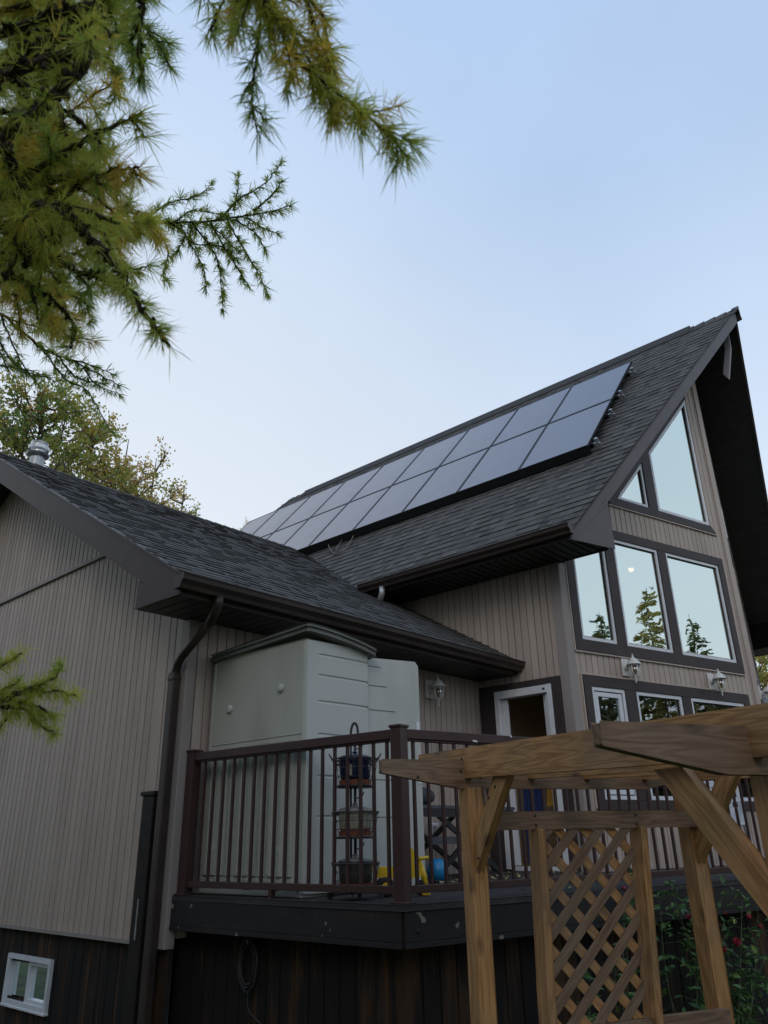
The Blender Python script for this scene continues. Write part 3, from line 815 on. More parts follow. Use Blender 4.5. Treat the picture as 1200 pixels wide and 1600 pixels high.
# main eave soffit and raked soffits of the big overhang
t = MB()
for sg in (1, -1):
    mx = lambda x: x if sg == 1 else 2 * XR - x
    xa, xb = sorted((mx(XE + .01), mx(XM + .02)))
    n_ = 40
    yy = 3.66
    while yy < 15:
        ys = yy + .10
        y0a, y0b = max(yy, rake_y(xa if sg == 1 else xb)), 0
        ra, rb = rake_y(xa) + .03, rake_y(xb) + .03; y1_ = ys - .012
        if y1_ > max(ra, rb): t.prism([(xa, max(yy, ra), 4.66), (xb, max(yy, rb), 4.66), (xb, y1_, 4.66), (xa, y1_, 4.66)], (0, 0, .012))
        yy += .11
    t.prism([(xa, rake_y(xa) + .03, 4.676), (xb, rake_y(xb) + .03, 4.676), (xb, 15, 4.676), (xa, 15, 4.676)], (0, 0, .006))
    t.prism([(xa if sg == -1 else xb - .03, 3.66, 4.652), (xa + .03 if sg == -1 else xb, 3.66, 4.652), (xa + .03 if sg == -1 else xb, 4.42, 4.652), (xa if sg == -1 else xb - .03, 4.42, 4.652)], (0, 0, .03))
    # sloped underside in front of the prow: boards running along the ridge
    nb = 34
    for k in range(nb):
        x0 = XM + .0 + (XR - XM) * k / nb; x1 = XM + (XR - XM) * (k + .93) / nb
        zf = lambda x: zmain(x) - .2
        yw0 = YC - (x0 - XM) * math.tan(PA) + .06; yw1 = YC - (x1 - XM) * math.tan(PA) + .06
        t.prism([(mx(x0), rake_y(x0) + .03, zf(x0)), (mx(x1), rake_y(x1) + .03, zf(x1)), (mx(x1), yw1, zf(x1)), (mx(x0), yw0, zf(x0))], (0, 0, .012))
    t.prism([(mx(XM - .1), rake_y(XM) + .03, zmain(XM - .1) - .18), (mx(XR), RKP.y + .03, ZR - .18), (mx(XR), 13, ZR - .18), (mx(XM - .1), 13, zmain(XM - .1) - .18)], (0, 0, .012))
t.build('soffit', MT['soffit'], house)
# rake fascia of the big gable and the boxed return at its foot
t = MB()
for sg in (1, -1):
    mx = lambda x: x if sg == 1 else 2 * XR - x
    def RP(x, dz): return V((mx(x), rake_y(x), zmain(x) + dz))
    ndir = V((-.02 * sg, -.03, 0))
    t.prism([RP(XE - .01, -.015), RP(XR, -.015), RP(XR, -.235), RP(XM + .02, -.235), RP(XE + .04, -.15 - .0)], (0, .03, 0))
    t.prism([V((mx(XE + .0), 3.802, 4.655)), V((mx(XM + .04), rake_y(XM + .04) + .002, 4.655)), V((mx(XM + .04), rake_y(XM) + .002, zmain(XM) - .22)), V((mx(XE), 3.802, zmain(XE) - .03))], (0, .026, 0))
t.build('rake_fascia', MT['fascia'], house, bevel=.003)
t = MB()
for sg in (1, -1):
    mx = lambda x: x if sg == 1 else 2 * XR - x
    t.prism([V((mx(x), rake_y(x) - .012, zmain(x) + dz)) for x, dz in ((XE - .02, -.02), (XR, -.02), (XR, .006), (XE - .02, .006))], (0, .03, 0))
t.build('drip_edge', MT['brown'], house)
# king board hanging below the peak
t = MB()
t.prism([(XR - .02, 2.69, 9.14), (XR - .02, 2.76, 9.14), (XR - .02, 2.785, 8.8), (XR - .02, 2.893, 8.366), (XR - .02, 2.833, 8.255), (XR - .02, 2.705, 8.77)], (.05, 0, 0))
t.build('peak_bracket', MT['bracket'], house, bevel=.004)
# ridge end flap
t = MB(); t.prism([(XR - .07, 2.47, ZR - .03), (XR, 2.45, ZR + .055), (XR + .1, 2.47, ZR - .06), (XR, 2.46, ZR - .03)], (0, .1, 0)); t.build('ridge_end', MT['brown'], house)

# main side wall with patio door opening
siding('wall', (XM, YC, 0), (0, 1, 0), (-1, 0, 0), 0.0, 4.5, lambda s: ZD - .02, lambda s: 4.67, holes=[(4.62 - YC, 5.36 - YC, lambda s: ZD - .1, lambda s: 3.2)])
t = MB()
t.box(XM - .03, 4.47, ZD, XM + .02, 4.585, 3.30); t.box(XM - .03, 5.385, ZD, XM + .02, 5.60, 3.30); t.box(XM - .03, 4.585, 3.225, XM + .02, 5.385, 3.30)
t.build('door_trim', MT['wtrim'], house, bevel=.003)
dr_ = MB()
dr_.box(XM - .04, 4.587, ZD + .02, XM + .09, 4.65, 3.222); dr_.box(XM - .04, 5.32, ZD + .02, XM + .09, 5.383, 3.222)
dr_.box(XM - .038, 4.65, 3.13, XM + .088, 5.32, 3.22); dr_.box(XM - .038, 4.65, ZD + .005, XM + .088, 5.32, ZD + .05)
door = dr_.build('patio_door', MT['white'], house, bevel=.004)
door['label'] = 'white framed sliding patio door standing open'
t = MB(); t.box(XM + .01, 5.235, ZD + .06, XM + .05, 5.315, 3.12); t.box(XM + .0, 4.66, ZD + .06, XM + .03, 4.70, 3.12); t.box(XM + .045, 4.70, ZD + .06, XM + .07, 4.75, 3.12)
t.build('door_panel', MT['white'], door, bevel=.004)
t = MB(); t.box(XM - .045, 4.668, 3.165, XM - .03, 4.70, 3.185); t.box(XM - .012, 5.262, 2.15, XM + .0, 5.285, 2.35); t.build('door_handle', MT['black'], door)

# room shells (only what one can glimpse through openings)
t = MB()
t.box(XM + .3, YC + .2, ZD + .01, 15.0, 12.8, ZD + .03)          # floor
t.box(XM + 1.9, 4.6, ZD, XM + 1.95, 9, 3.4)              # inner partition
t.box(XM + .3, YC + 1.35, ZD, XM + 3, YC + 1.4, 3.4)
t.box(XM + .1, YC + .1, 3.42, XM + 6.8, 13, 3.5)
t.build('room_partition', MT['interior'], house)
t = MB()
t.box(15.05, YC, -.25, 15.1, 15, 4.66); t.prism([(XM + .2, 12.9, -.25), (15.1, 12.9, -.25), (15.1, 12.9, 4.8), (XR, 12.9, 8.9), (XM + .2, 12.9, 4.8)], (0, .1, 0))
t.box(XM, 8.8, -.25, XM + .05, 15, 4.66); t.box(XG + .02, 14.2, -.25, XM, 14.3, 3.6)
t.build('rear_wall', MT['intdark'], house)
t = MB(); t.box(XG + .1, YW + .1, -.25, XG + .15, 14, 3.0); t.box(XG + .9, YW + .1, .7, XG + .95, 14, 1.0)
t.build('basement_partition', MT['intdark'], house)

# downspout on the wing corner
def dspout(mb, pts, w_=.075, d_=.055):
    for a, b in zip(pts, pts[1:]): mb.bar(a, b, w_, d_, up=V((1, 0, 0)) if abs((V(b) - V(a)).normalized().z) > .9 else UP)
t = MB()
t.tube([(3.58, 4.99, 3.43), (3.58, 5.0, 3.36), (3.585, 5.05, 3.30), (3.62, 5.16, 3.24)], .038, 10)
t.tube([(3.62, 5.16, 3.24), (3.655, 5.56, 3.05), (3.68, 5.66, 3.0), (3.69, 5.70, 2.93), (3.69, 5.71, 2.85)], .037, 10)
t.tube([(3.70, 5.76, 2.93), (3.70, 5.76, .95), (3.70, 5.76, .1), (3.66, 5.70, .0)], .037, 10) if False else None
ds = t.build('downspout', MT['brown'], house, smooth=True)
t = MB()
t.box(3.655, 5.665, .1, 3.722, 5.755, 2.93)
t.box(3.650, 5.660, 2.86, 3.725, 5.760, 2.90)
t.build('downspout_pipe', MT['brown'], ds, bevel=.01)
t = MB()
t.box(3.655, 5.80, .35, XG + .0, 5.96, 1.96); t.box(3.64, 5.78, 1.95, XG, 5.98, 1.985)
t.build('cable_cover', MT['skirtdark'], house, bevel=.006)
t = MB(); t.tube([(3.64, 5.86, 1.2), (3.64, 5.862, .92)], .006, 6); t.build('ground_wire', MT['galv'], house)
t = MB()
t.tube([(XE - .06, 6.62, 4.71), (XE - .06, 6.62, 4.62), (XE - .05, 6.66, 4.56), (XE + .02, 6.72, 4.52)], .04, 10)
t.build('downspout', MT['galv'], house, smooth=True)['label'] = 'short grey downspout elbow under the upper gutter'

# vent pipe
t = MB()
t.lathe((4.33, 11.0, 6.0), [(.105, 0), (.105, 1.13)], 24)
vp = t.build('vent_pipe', MT['galv'], house, smooth=False)
t = MB(); t.lathe((4.33, 11.0, 7.1), [(.11, 0), (.165, .03), (.175, .05), (.105, .07), (.105, .11), (.15, .13), (.155, .18), (.12, .21), (.13, .25), (.02, .29)], 24)
t.build('vent_cap', MT['steel'], vp)

# ------------------------------------------------------------------ ceiling lamp glimpsed through the middle window
lamp = thing('ceiling_lamp', 'small glowing ceiling lamp seen through the middle upper window of the gable', 'lamp', (10.0, 4.9, 5.3))
LPp = at(986, 890, 10.6)
t = MB(); t.lathe(LPp, [(.01, -.035), (.032, -.02), (.04, .0), (.034, .018), (.012, .026)], 14); t.build('bulb', MT['bulb'], lamp, smooth=True)
t = MB(); t.lathe(LPp + UP * .04, [(.06, 0), (.06, .03), (.01, .04), (.01, .9)], 14); t.build('stem', MT['black'], lamp)

# ------------------------------------------------------------------ solar panels
nrmM = V((-SM, 0, 1)).normalized(); slpM = V((XR - XE, 0, ZR - zmain(XE))).normalized()
E0 = V((7.47, 3.8, 4.82))
def RF(y, t_, h): return V((E0.x, y, E0.z)) + slpM * t_ + nrmM * h
def make_panel(col, row, label):
    y0 = 4.03 + 1.105 * col; t0 = 1.98 + 1.58 * row
    w_, h_ = 1.088, 1.562
    o = thing('solar_panel', label, 'solar panel', RF(y0, t0, .15), 'solar panels on the main roof')
    f = MB()
    a = [(y0, t0), (y0 + w_, t0), (y0 + w_, t0 + h_), (y0, t0 + h_)]
    b = .012
    for (p, q, r_, s_) in ((0, 0, w_, b), (0, h_ - b, w_, h_), (0, b, b, h_ - b), (w_ - b, b, w_, h_ - b)):
        c = RF(y0 + (p + r_) / 2, t0 + (q + s_) / 2, .13)
        f.obox(c, V((0, (r_ - p) / 2, 0)), slpM * (s_ - q) / 2, nrmM * .02)
    f.build('panel_frame', MT['pframe'], o)
    g_ = MB(); g_.obox(RF(y0 + w_ / 2, t0 + h_ / 2, .138), V((0, w_ / 2 - b, 0)), slpM * (h_ / 2 - b), nrmM * .006); g_.build('glass', MT['panel'], o)
    return o
ORD = ['nearest the gable', 'second from the gable', 'third from the gable', 'fourth from the gable', 'fifth, in the middle', 'sixth from the gable', 'seventh from the gable', 'second from the far end', 'at the far end']
p0 = {}
for col in range(9):
    for row in (1, 0):
        lab = 'black solar panel in the %s row of the main roof, %s' % (('lower', 'upper')[row], ORD[col])
        if not p0: p0[0] = (make_panel(col, row, lab), col, row)
        else:
            src, c_, r_ = p0[0]
            d_ = V((0, 1.105 * (col - c_), 0)) + slpM * 1.58 * (row - r_)
            dup(src, d_, lab)
# mounting rails with bare metal clamp ends at the gable side
for i, t_ in enumerate((4.68, 3.74, 3.05, 2.10)):
    o = thing('mounting_rail', 'black panel mounting rail with bare metal end clamp, %s' % ('topmost of four', 'second from top', 'third from top', 'lowest of four')[i], 'rail', RF(3.9, t_, .05), 'mounting rails under the solar panels')
    f = MB(); f.obox(RF(9.0, t_, .075), V((0, 5.0, 0)), slpM * .02, nrmM * .03); f.build('rail_bar', MT['pframe'], o)
    f = MB()
    f.obox(RF(3.965, t_, .09), V((0, .045, 0)), slpM * .018, nrmM * .012); f.obox(RF(3.94, t_ + .01, .12), V((0, .02, 0)), slpM * .02, nrmM * .035); f.obox(RF(3.92, t_ - .03, .06), V((0, .03, 0)), slpM * .012, nrmM * .03)
    f.build('end_clamp', MT['steel'], o)
# dangling cable
def smooth_path(pts, n):
    pts = [V(p) for p in pts]; out = []
    for i in range(len(pts) - 1):
        p0_ = pts[max(i - 1, 0)]; p1_ = pts[i]; p2_ = pts[i + 1]; p3_ = pts[min(i + 2, len(pts) - 1)]
        for k in range(n):
            t_ = k / n
            out.append(.5 * ((2 * p1_) + (-p0_ + p2_) * t_ + (2 * p0_ - 5 * p1_ + 4 * p2_ - p3_) * t_ ** 2 + (-p0_ + 3 * p1_ - 3 * p2_ + p3_) * t_ ** 3))
    out.append(pts[-1]); return out
def bez(p, n=20):
    p = [V(q) for q in p]; out = []
    for i in range(n + 1):
        t_ = i / n; q = p[:]
        while len(q) > 1: q = [q[k].lerp(q[k + 1], t_) for k in range(len(q) - 1)]
        out.append(q[0])
    return out
f = MB(); f.tube(smooth_path([RF(9.15, 2.15, .06), RF(9.1, 2.0, .05), RF(8.91, 1.76, .03), RF(8.59, 1.5, .03), RF(8.41, 1.58, .03), RF(8.47, 1.95, .05), RF(8.55, 2.2, .06)], 6), .010, 6)
f.tube(smooth_path([RF(8.72, 2.15, .06), RF(8.76, 1.88, .04), RF(8.67, 1.60, .03)], 6), .007, 6)
tag(f.build('cable', mat('cable_tan', (0.16, 0.14, 0.11), 0.6), smooth=True), 'loose pale cable looped on the shingles below the solar panels', 'cable')
f = MB(); f.obox(RF(9, 1.985, .075), V((0, 4.97, 0)), slpM * .006, nrmM * .068)
tag(f.build('panel_skirt', MT['pframe']), 'long black skirt along the lower edge of the solar panels', 'skirt')

# ------------------------------------------------------------------ wall lanterns
def lantern(P, s, z, label):
    """P(s,z,off): wall mapping"""
    o = thing('wall_lantern', label, 'wall lamp', P(s, z, 0), 'white wall lanterns')
    A = MB(); c = P(s, z, .022); ax = (P(1, 0, 0) - P(0, 0, 0)); nn = P(0, 0, 1) - P(0, 0, 0)
    A.obox(c, ax * .075, UP * .125, nn * .014)
    A.build('back_plate', MT['whitemetal'], o, bevel=.008)
    B = MB(); B.lathe(P(s, z, .035), [(.055, 0), (.05, .015), (.03, .03)], 16, axis=nn)
    B.tube(bez([P(s, z, .05), P(s, z + .05, .10), P(s, z + .13, .12), P(s, z + .1, .17), P(s, z + .065, .175)]), .011, 8)
    B.build('bracket', MT['whitemetal'], o, smooth=True)
    lc = P(s, z, .175)
    H = MB(); H.lathe(lc, [(.006, .17), (.012, .155), (.006, .14), (.016, .13), (.02, .115), (.045, .095), (.075, .06), (.095, .035), (.105, .02), (.105, .012), (.09, .01), (.07, .004)][::-1], 16)
    H.build('cap', MT['whitemetal'], o, smooth=True)
    K = MB()
    for q in range(6):
        g_ = q * math.pi / 3; d_ = V((math.cos(g_), math.sin(g_), 0))
        K.tube([lc + d_ * .072 + UP * .01, lc + d_ * .07 - UP * .08, lc + d_ * .045 - UP * .135, lc + d_ * .015 - UP * .155], .0065, 6)
    K.lathe(lc - UP * .15, [(.02, .01), (.03, 0), (.02, -.012), (.008, -.02), (.016, -.035), (.008, -.05), (.005, -.06), (.013, -.075), (.003, -.1)], 12)
    K.build('cage', MT['whitemetal'], o, smooth=True)
    G = MB(); G.lathe(lc, [(.058, .004), (.057, -.08), (.036, -.13), (.008, -.148)], 12); G.build('amber_glass', MT['lantglass'], o, smooth=True)
    Bu = MB(); Bu.lathe(lc, [(.012, .0), (.014, -.03), (.022, -.055), (.012, -.085), (.002, -.09)], 10); Bu.build('bulb', MT['amber'], o, smooth=True)
    b0 = P(s, z, 0)
    m_ = Matrix.Translation(b0) @ Matrix.Scale(.85, 4) @ Matrix.Translation(-b0)
    o.matrix_world = m_ @ WORLD[o.name]
    return o
MT['lantglass'] = glass_mat('lantern_glass', .12, (1, 1, 1), (.75, .68, .55))
lantern(PW, .95, 3.46, 'white wall lantern over the lower gable windows, left of the pair')
lantern(PW, 2.60, 3.43, 'white wall lantern over the lower gable windows, right one, nearer the prow corner')
lantern(PW2, .55, 3.43, 'white wall lantern just round the prow corner, mostly cut off at the right edge')
lantern(lambda s, z, o=0.0: V((7.02 + s, YW - o, z)), 0, 3.17, 'white wall lantern in the shade under the wing soffit beside the storage cabinet')

# outlet box
f = MB(); f.box(6.92, YW - .05, 1.60, 7.05, YW - .001, 1.74); ob = f.build('outlet_box', MT['white'], bevel=.006); tag(ob, 'white outlet box low on the siding below the dark side table', 'outlet')
f = MB(); f.box(6.94, YW - .054, 1.63, 7.03, YW - .049, 1.71); f.build('outlet_face', MT['galv'], ob)

# ------------------------------------------------------------------ deck
DA = R(14.5); DD = V((math.cos(DA), -math.sin(DA), 0)); DN = V((-math.sin(DA), -math.cos(DA), 0))
P0 = V((3.92, 3.40, 0)); PE = V((3.785, YW, 0)); DE = P0 + DD * 9.6
LD = (P0 - PE).normalized(); LN = V((-1, 0, 0)) * 1.0; LN = V((LD.y, -LD.x, 0)); LN = LN if LN.x < 0 else -LN
deck = thing('deck', 'raised dark painted timber deck wrapping the corner of the house', 'deck', (3.92, 3.40, -.25))
t = MB()
outer = [PE + LN * .015, P0 + (LN + DN) * .018, DE + DN * .015]
t.prism([outer[0] + UP * (ZD - .035), outer[1] + UP * (ZD - .035), outer[2] + UP * (ZD - .035), V((DE.x, 5.6, ZD - .035)), V((3.85, 5.6, ZD - .035))], (0, 0, .035))
t.build('floor', MT['deckfloor'], deck, bevel=.004)
t = MB()
t.bar(PE + UP * 1.105, P0 + UP * 1.105, .036, .165); t.bar(PE + UP * 1.005 + LN * .004, P0 + UP * 1.005 + LN * .004, .036, .032)
t.bar(P0 + UP * 1.105, DE + UP * 1.105, .036, .165); t.bar(P0 + UP * 1.005 + DN * .004, DE + UP * 1.005 + DN * .004, .036, .032)
t.lathe(P0 + DD * .09 + DN * .018 + UP * 1.08, [(.012, 0), (.012, .012), (.006, .016)], 10, axis=DN)
t.build('fascia', MT['deck'], deck, bevel=.003)
LL = (PE - P0).length
siding('deck_skirting', P0 - LN * .12 - DN * .12, (PE - P0).normalized(), LN, -.0, LL, lambda s: -.25, lambda s: 1.0, pitch=.135, groove=.014, depth=.012, m='skirt', parent=deck)
siding('deck_skirting', P0 - LN * .12 - DN * .12, DD, DN, .0, 9.4, lambda s: -.25, lambda s: 1.0, pitch=.135, groove=.014, depth=.012, m='skirt', parent=deck)

def railing(label, A, B, nrm, posts, first=.10, last=None, pitch=.116):
    o = thing('deck_railing', label, 'railing', (A.x, A.y, ZD))
    d = (B - A).normalized(); L = (B - A).length
    for s in posts:
        f = MB(); c = A + d * s
        f.obox(c + UP * (ZD + .525), d * .042, nrm * .042, UP * .525); f.obox(c + UP * (ZD + 1.058), d * .05, nrm * .05, UP * .009)
        f.obox(c + UP * (ZD + .006), d * .06, nrm * .06, UP * .006)
        f.build('post', MT['rail'], o, bevel=.004)
    a_, b_ = posts[0] + .042, (posts[-1] - .042) if len(posts) > 1 else L
    f = MB(); f.bar(A + d * a_ + UP * 2.235, A + d * b_ + UP * 2.235, .062, .062); f.bar(A + d * a_ + UP * 2.197, A + d * b_ + UP * 2.197, .04, .014); f.build('top_rail', MT['rail'], o, bevel=.004)
    f = MB(); f.bar(A + d * a_ + UP * 1.30, A + d * b_ + UP * 1.30, .045, .045); f.build('bottom_rail', MT['rail'], o, bevel=.003)
    s = a_ + first; src = None; k = 0
    while s < b_ - .03 and k < 99:
        if all(abs(s - p) > .06 for p in posts):
            if src is None:
                f = MB(); f.obox(A + d * s + UP * 1.756, d * .0095, nrm * .0095, UP * .435); src = f.build('baluster', MT['rail'], o); s_0 = s
            else:
                c = src.copy(); COL.objects.link(c); mpi = src.matrix_parent_inverse.copy(); c.parent = o; c.matrix_parent_inverse = mpi; c.location = d * (s - s_0)
        s += pitch; k += 1
    return o
LA = P0 - (LN + DN) * .055
LB = PE - LN * .055
rl = railing('maroon metal deck railing on the left edge, in front of the storage cabinet', LA, LB, LN, [.0, (LB - LA).length - .07], first=.06)
f = MB(); f.obox(LA + (LB - LA).normalized() * 1.15 + UP * (ZD + .03), LN * .02, (LB - LA).normalized() * .015, UP * .03); f.build('rail_support', MT['rail'], rl)
LA2 = LA + DD * .0
rr = railing('maroon metal deck railing along the front edge, running right behind the pergola', LA2 + DD * .0, LA2 + DD * 9.3, DN, [.0, 2.9, 5.8, 9.2], first=.07)
# the corner post is shared: drop the doubled one
for ch in list(rr.children):
    if ch.name.startswith('post') and (ch.data.vertices[0].co - Vector((LA.x, LA.y, ZD))).length < .3:
        bpy.data.objects.remove(ch); break
# bird droppings: pale marks on the rail
f = MB()
for s_, z_, w_ in ((.62, 2.215, .012), (.64, 2.212, .007), (.97, 2.262, .008), (1.25, 2.262, .018)):
    f.obox(LA + DD * s_ + DN * .0315 + UP * z_, DD * w_, DN * .001, UP * .006)
f.build('droppings', MT['white'], rr)

# ------------------------------------------------------------------ storage cabinet
shed = thing('storage_cabinet', 'tall pale grey-green plastic storage cabinet on the deck against the wing wall', 'storage cabinet', (4.3, 5.0, ZD))
SX, SY = 4.0, 4.40; SZ0, SZ1 = ZD + .005, 3.02
t = MB()
t.prism([(SX, SY, SZ0), (SX, 5.56, SZ0), (4.66, 5.56, SZ0), (4.66, SY + .02, SZ0), (4.62, SY, SZ0)], (0, 0, SZ1 + .03 - SZ0))
t.build('body', MT['shedside'], shed, bevel=.012)
# ribbed lower half of the side (vertical flutes) with a plain band above
t = MB()
y = SY + .10
while y < 5.50:
    t.prism([(SX - .001, y, SZ0 + .13), (SX - .02, y + .018, SZ0 + .13), (SX - .02, y + .058, SZ0 + .13), (SX - .001, y + .076, SZ0 + .13)], (0, 0, .93)); y += .098
t.box(SX - .006, SY + .03, 2.33, SX - .001, 5.53, 2.336)
t.build('side_flutes', MT['shedside'], shed, bevel=.003)
t = MB(); t.box(SX - .012, SY + .03, SZ0, SX - .001, 5.56, SZ0 + .11); t.box(SX - .016, 5.53, SZ0, SX - .001, 5.565, SZ1)
t.build('side_base', MT['shedside'], shed, bevel=.004)
t = MB()
for yy in (4.62, 4.95, 5.32):
    t.box(SX - .0135, yy, SZ0 + .035, SX - .011, yy + .07, SZ0 + .065)
t.build('handle_slot', MT['black'], shed)
for (yy, zz) in ((4.68, 2.70), (5.32, 2.61), (4.64, 1.53), (5.42, 1.55)):
    f = MB(); f.lathe((SX - .0, yy, zz), [(.034, 0), (.034, .012), (.026, .022), (.004, .025)], 18, axis=V((-1, 0, 0)))
    f.build('round_cap', MT['shed'], shed, smooth=False)
# moulded front: body bows out, with shallow grooves
def bow(x): k = (x - SX) / .66; return SY - .012 - .035 * math.sin(min(1, max(0, k)) * math.pi * .55)
f = MB()
xs = [SX + .01 + (.64) * i / 14 for i in range(15)]
gz = [(2.935, .012), (2.775, .012), (2.575, .012), (2.33, .012), (2.03, .012), (1.75, .012)]
zs = [SZ0 + .02]
for z_, h_ in sorted(gz): zs += [z_ - h_, z_ - h_ * .3, z_ + h_ * .3, z_ + h_]
zs += [SZ1 + .02]
for a, b in zip(xs, xs[1:]):
    for i, (z0, z1) in enumerate(zip(zs, zs[1:])):
        def o_(x, z):
            for z_, h_ in gz:
                if abs(z - z_) <= h_ * .35 and x > SX + .13 and z > 0: return .008
            return 0
        f.face([(a, bow(a) + o_(a, z0), z0), (b, bow(b) + o_(b, z0), z0), (b, bow(b) + o_(b, z1), z1), (a, bow(a) + o_(a, z1), z1)])
f.face([(xs[-1], bow(xs[-1]), zs[0]), (xs[-1] + .025, SY + .03, zs[0]), (xs[-1] + .025, SY + .03, zs[-1]), (xs[-1], bow(xs[-1]), zs[-1])])
f.face([(xs[0], bow(xs[0]), zs[-1]), (xs[0], bow(xs[0]), zs[0]), (SX - .002, SY + .02, zs[0]), (SX - .002, SY + .02, zs[-1])])
f.build('front', MT['shed'], shed, smooth=False)
# lid, sloping and bowed at the front, overhanging
f = MB()
def lid_pts(z_off, grow):
    pts = [(SX - .03 - grow, 5.58, 3.085 + z_off), (SX - .03 - grow, SY - .035 - grow, 3.145 + z_off)]
    for i in range(11):
        k = i / 10; x = SX - .0 + .70 * k
        pts.append((x, SY - .05 - grow - .05 * math.sin(k * math.pi * .6), 3.145 - .10 * k ** 1.4 + z_off))
    pts += [(SX + .72 + grow, SY + .02, 3.04 + z_off), (SX + .72 + grow, 5.58, 2.99 + z_off)]
    return pts
f.prism(lid_pts(-.05, 0), (0, 0, .04)); 
f.prism(lid_pts(-.012, .008), (0, 0, .028))
f.build('lid', MT['shedlid'], shed, bevel=.01)
# open door leaf swung toward the viewer's right
f = MB(); a23 = R(12); dd_ = V((math.cos(a23), -math.sin(a23), 0)); dn_ = V((-math.sin(a23), -math.cos(a23), 0))
O = V((4.69, 4.43, 0))
W_ = .57
f.prism([O + UP * (SZ0 + .02), O + dd_ * W_ + UP * (SZ0 + .02), O + dd_ * W_ + UP * 2.985, O + dd_ * (W_ - .03) + UP * 3.02, O + UP * 3.0], -dn_ * .035)
leaf = f.build('door', MT['shed'], shed, bevel=.008)
f = MB()
f.prism([O + dd_ * .02 + UP * (SZ0 + .05), O + dd_ * .40 + UP * (SZ0 + .05), O + dd_ * .40 + UP * 2.20, O + dd_ * .13 + UP * 2.975, O + dd_ * .02 + UP * 2.975], dn_ * .014)
f.build('raised_panel', MT['shed'], leaf, bevel=.006)
f = MB()
for z_, L_ in ((2.935, .13), (2.775, .19), (2.575, .27), (2.33, .36), (2.03, .36), (1.75, .36)):
    f.obox(O + dd_ * (.03 + L_ / 2) + dn_ * .0145 + UP * z_, dd_ * L_ / 2, dn_ * .0012, UP * .004)
f.build('door_grooves', MT['shedlid'], leaf)
f = MB(); f.obox(O + dd_ * (W_ - .02) + dn_ * .002 + UP * 2.06, dd_ * .016, dn_ * .006, UP * .05); f.obox(O + dd_ * (W_ - .02) + dn_ * .002 + UP * 2.46, dd_ * .016, dn_ * .006, UP * .05)
f.build('hinge', MT['white'], leaf)

# ------------------------------------------------------------------ tiered pot rack with three pots
RX, RY = 4.10, 3.97
rk = thing('pot_rack', 'black wire three-tier basket rack on castors behind the railing', 'rack', (RX, RY, ZD))
vd = V((RX, RY, 0)).normalized(); sdv = V((vd.y, -vd.x, 0))
f = MB()
f.tube([(RX, RY, ZD + .07), (RX, RY, 2.27)] , .010, 8)
f.tube(bez([V((RX, RY, 2.26)) - sdv * .03, V((RX, RY, 2.40)) - sdv * .035, V((RX, RY, 2.40)) + sdv * .03, V((RX, RY, 2.27)) + sdv * .02]), .009, 8)
f.tube([V((RX, RY, ZD + .08)) - sdv * .03, V((RX, RY, 2.26)) - sdv * .03], .008, 8)
for z_ in (2.20, 1.87, 1.545):
    f.tube(bez([V((RX, RY, z_ - .01)), V((RX, RY, z_ - .02)) + sdv * .05, V((RX, RY, z_ + .03)) + sdv * .06]), .004, 6)
f.build('pole', MT['black'], rk, smooth=True)
for q in range(4):
    g_ = q * math.pi / 2 + .6
    e_ = V((math.cos(g_), math.sin(g_), 0))
    f = MB(); f.tube(bez([V((RX, RY, ZD + .09)), V((RX, RY, ZD + .08)) + e_ * .08, V((RX, RY, ZD + .07)) + e_ * .16, V((RX, RY, ZD + .05)) + e_ * .17]), .009, 8)
    leg = f.build('leg', MT['black'], rk, smooth=True)
    f = MB(); f.lathe(V((RX, RY, ZD + .024)) + e_ * .17 - V((-e_.y, e_.x, 0)) * .009, [(.022, 0), (.022, .018)], 14, axis=V((-e_.y, e_.x, 0))); f.build('castor', MT['rubber'], leg)
def basket(z0, z1, hand):
    f = MB(); c = V((RX, RY, 0)); r0, r1 = .125, .162
    for (r, z_, w_) in ((r1, z1, .0065), (r1 - .004, z1 - .012, .003), (r0, z0, .007), (r0 + (r1 - r0) * .33, z0 + (z1 - z0) * .33, .002), (r0 + (r1 - r0) * .66, z0 + (z1 - z0) * .66, .002)):
        f.tube([c + V((math.cos(a) * r, math.sin(a) * r, z_)) for a in [2 * math.pi * i / 28 for i in range(29)]], w_, 5, cap=False)
    for i in range(28):
        a = 2 * math.pi * i / 28; e_ = V((math.cos(a), math.sin(a), 0))
        f.tube([c + e_ * r0 + UP * z0, c + e_ * r1 + UP * z1], .0016, 4)
    f.lathe(c + UP * (z0 - .01), [(.13, 0), (.13, .012)], 24)
    if hand:
        for sg in (-1, 1):
            f.tube(bez([c + sdv * sg * r1 + vd * .05 + UP * z1, c + sdv * sg * (r1 + .03) + vd * .04 + UP * (z1 + .05), c + sdv * sg * (r1 + .03) - vd * .04 + UP * (z1 + .05), c + sdv * sg * r1 - vd * .05 + UP * z1]), .005, 6)
    f.build('basket', MT['black'], rk, smooth=True)
basket(1.935, 2.115, True); basket(1.607, 1.765, False); basket(1.285, 1.445, False)
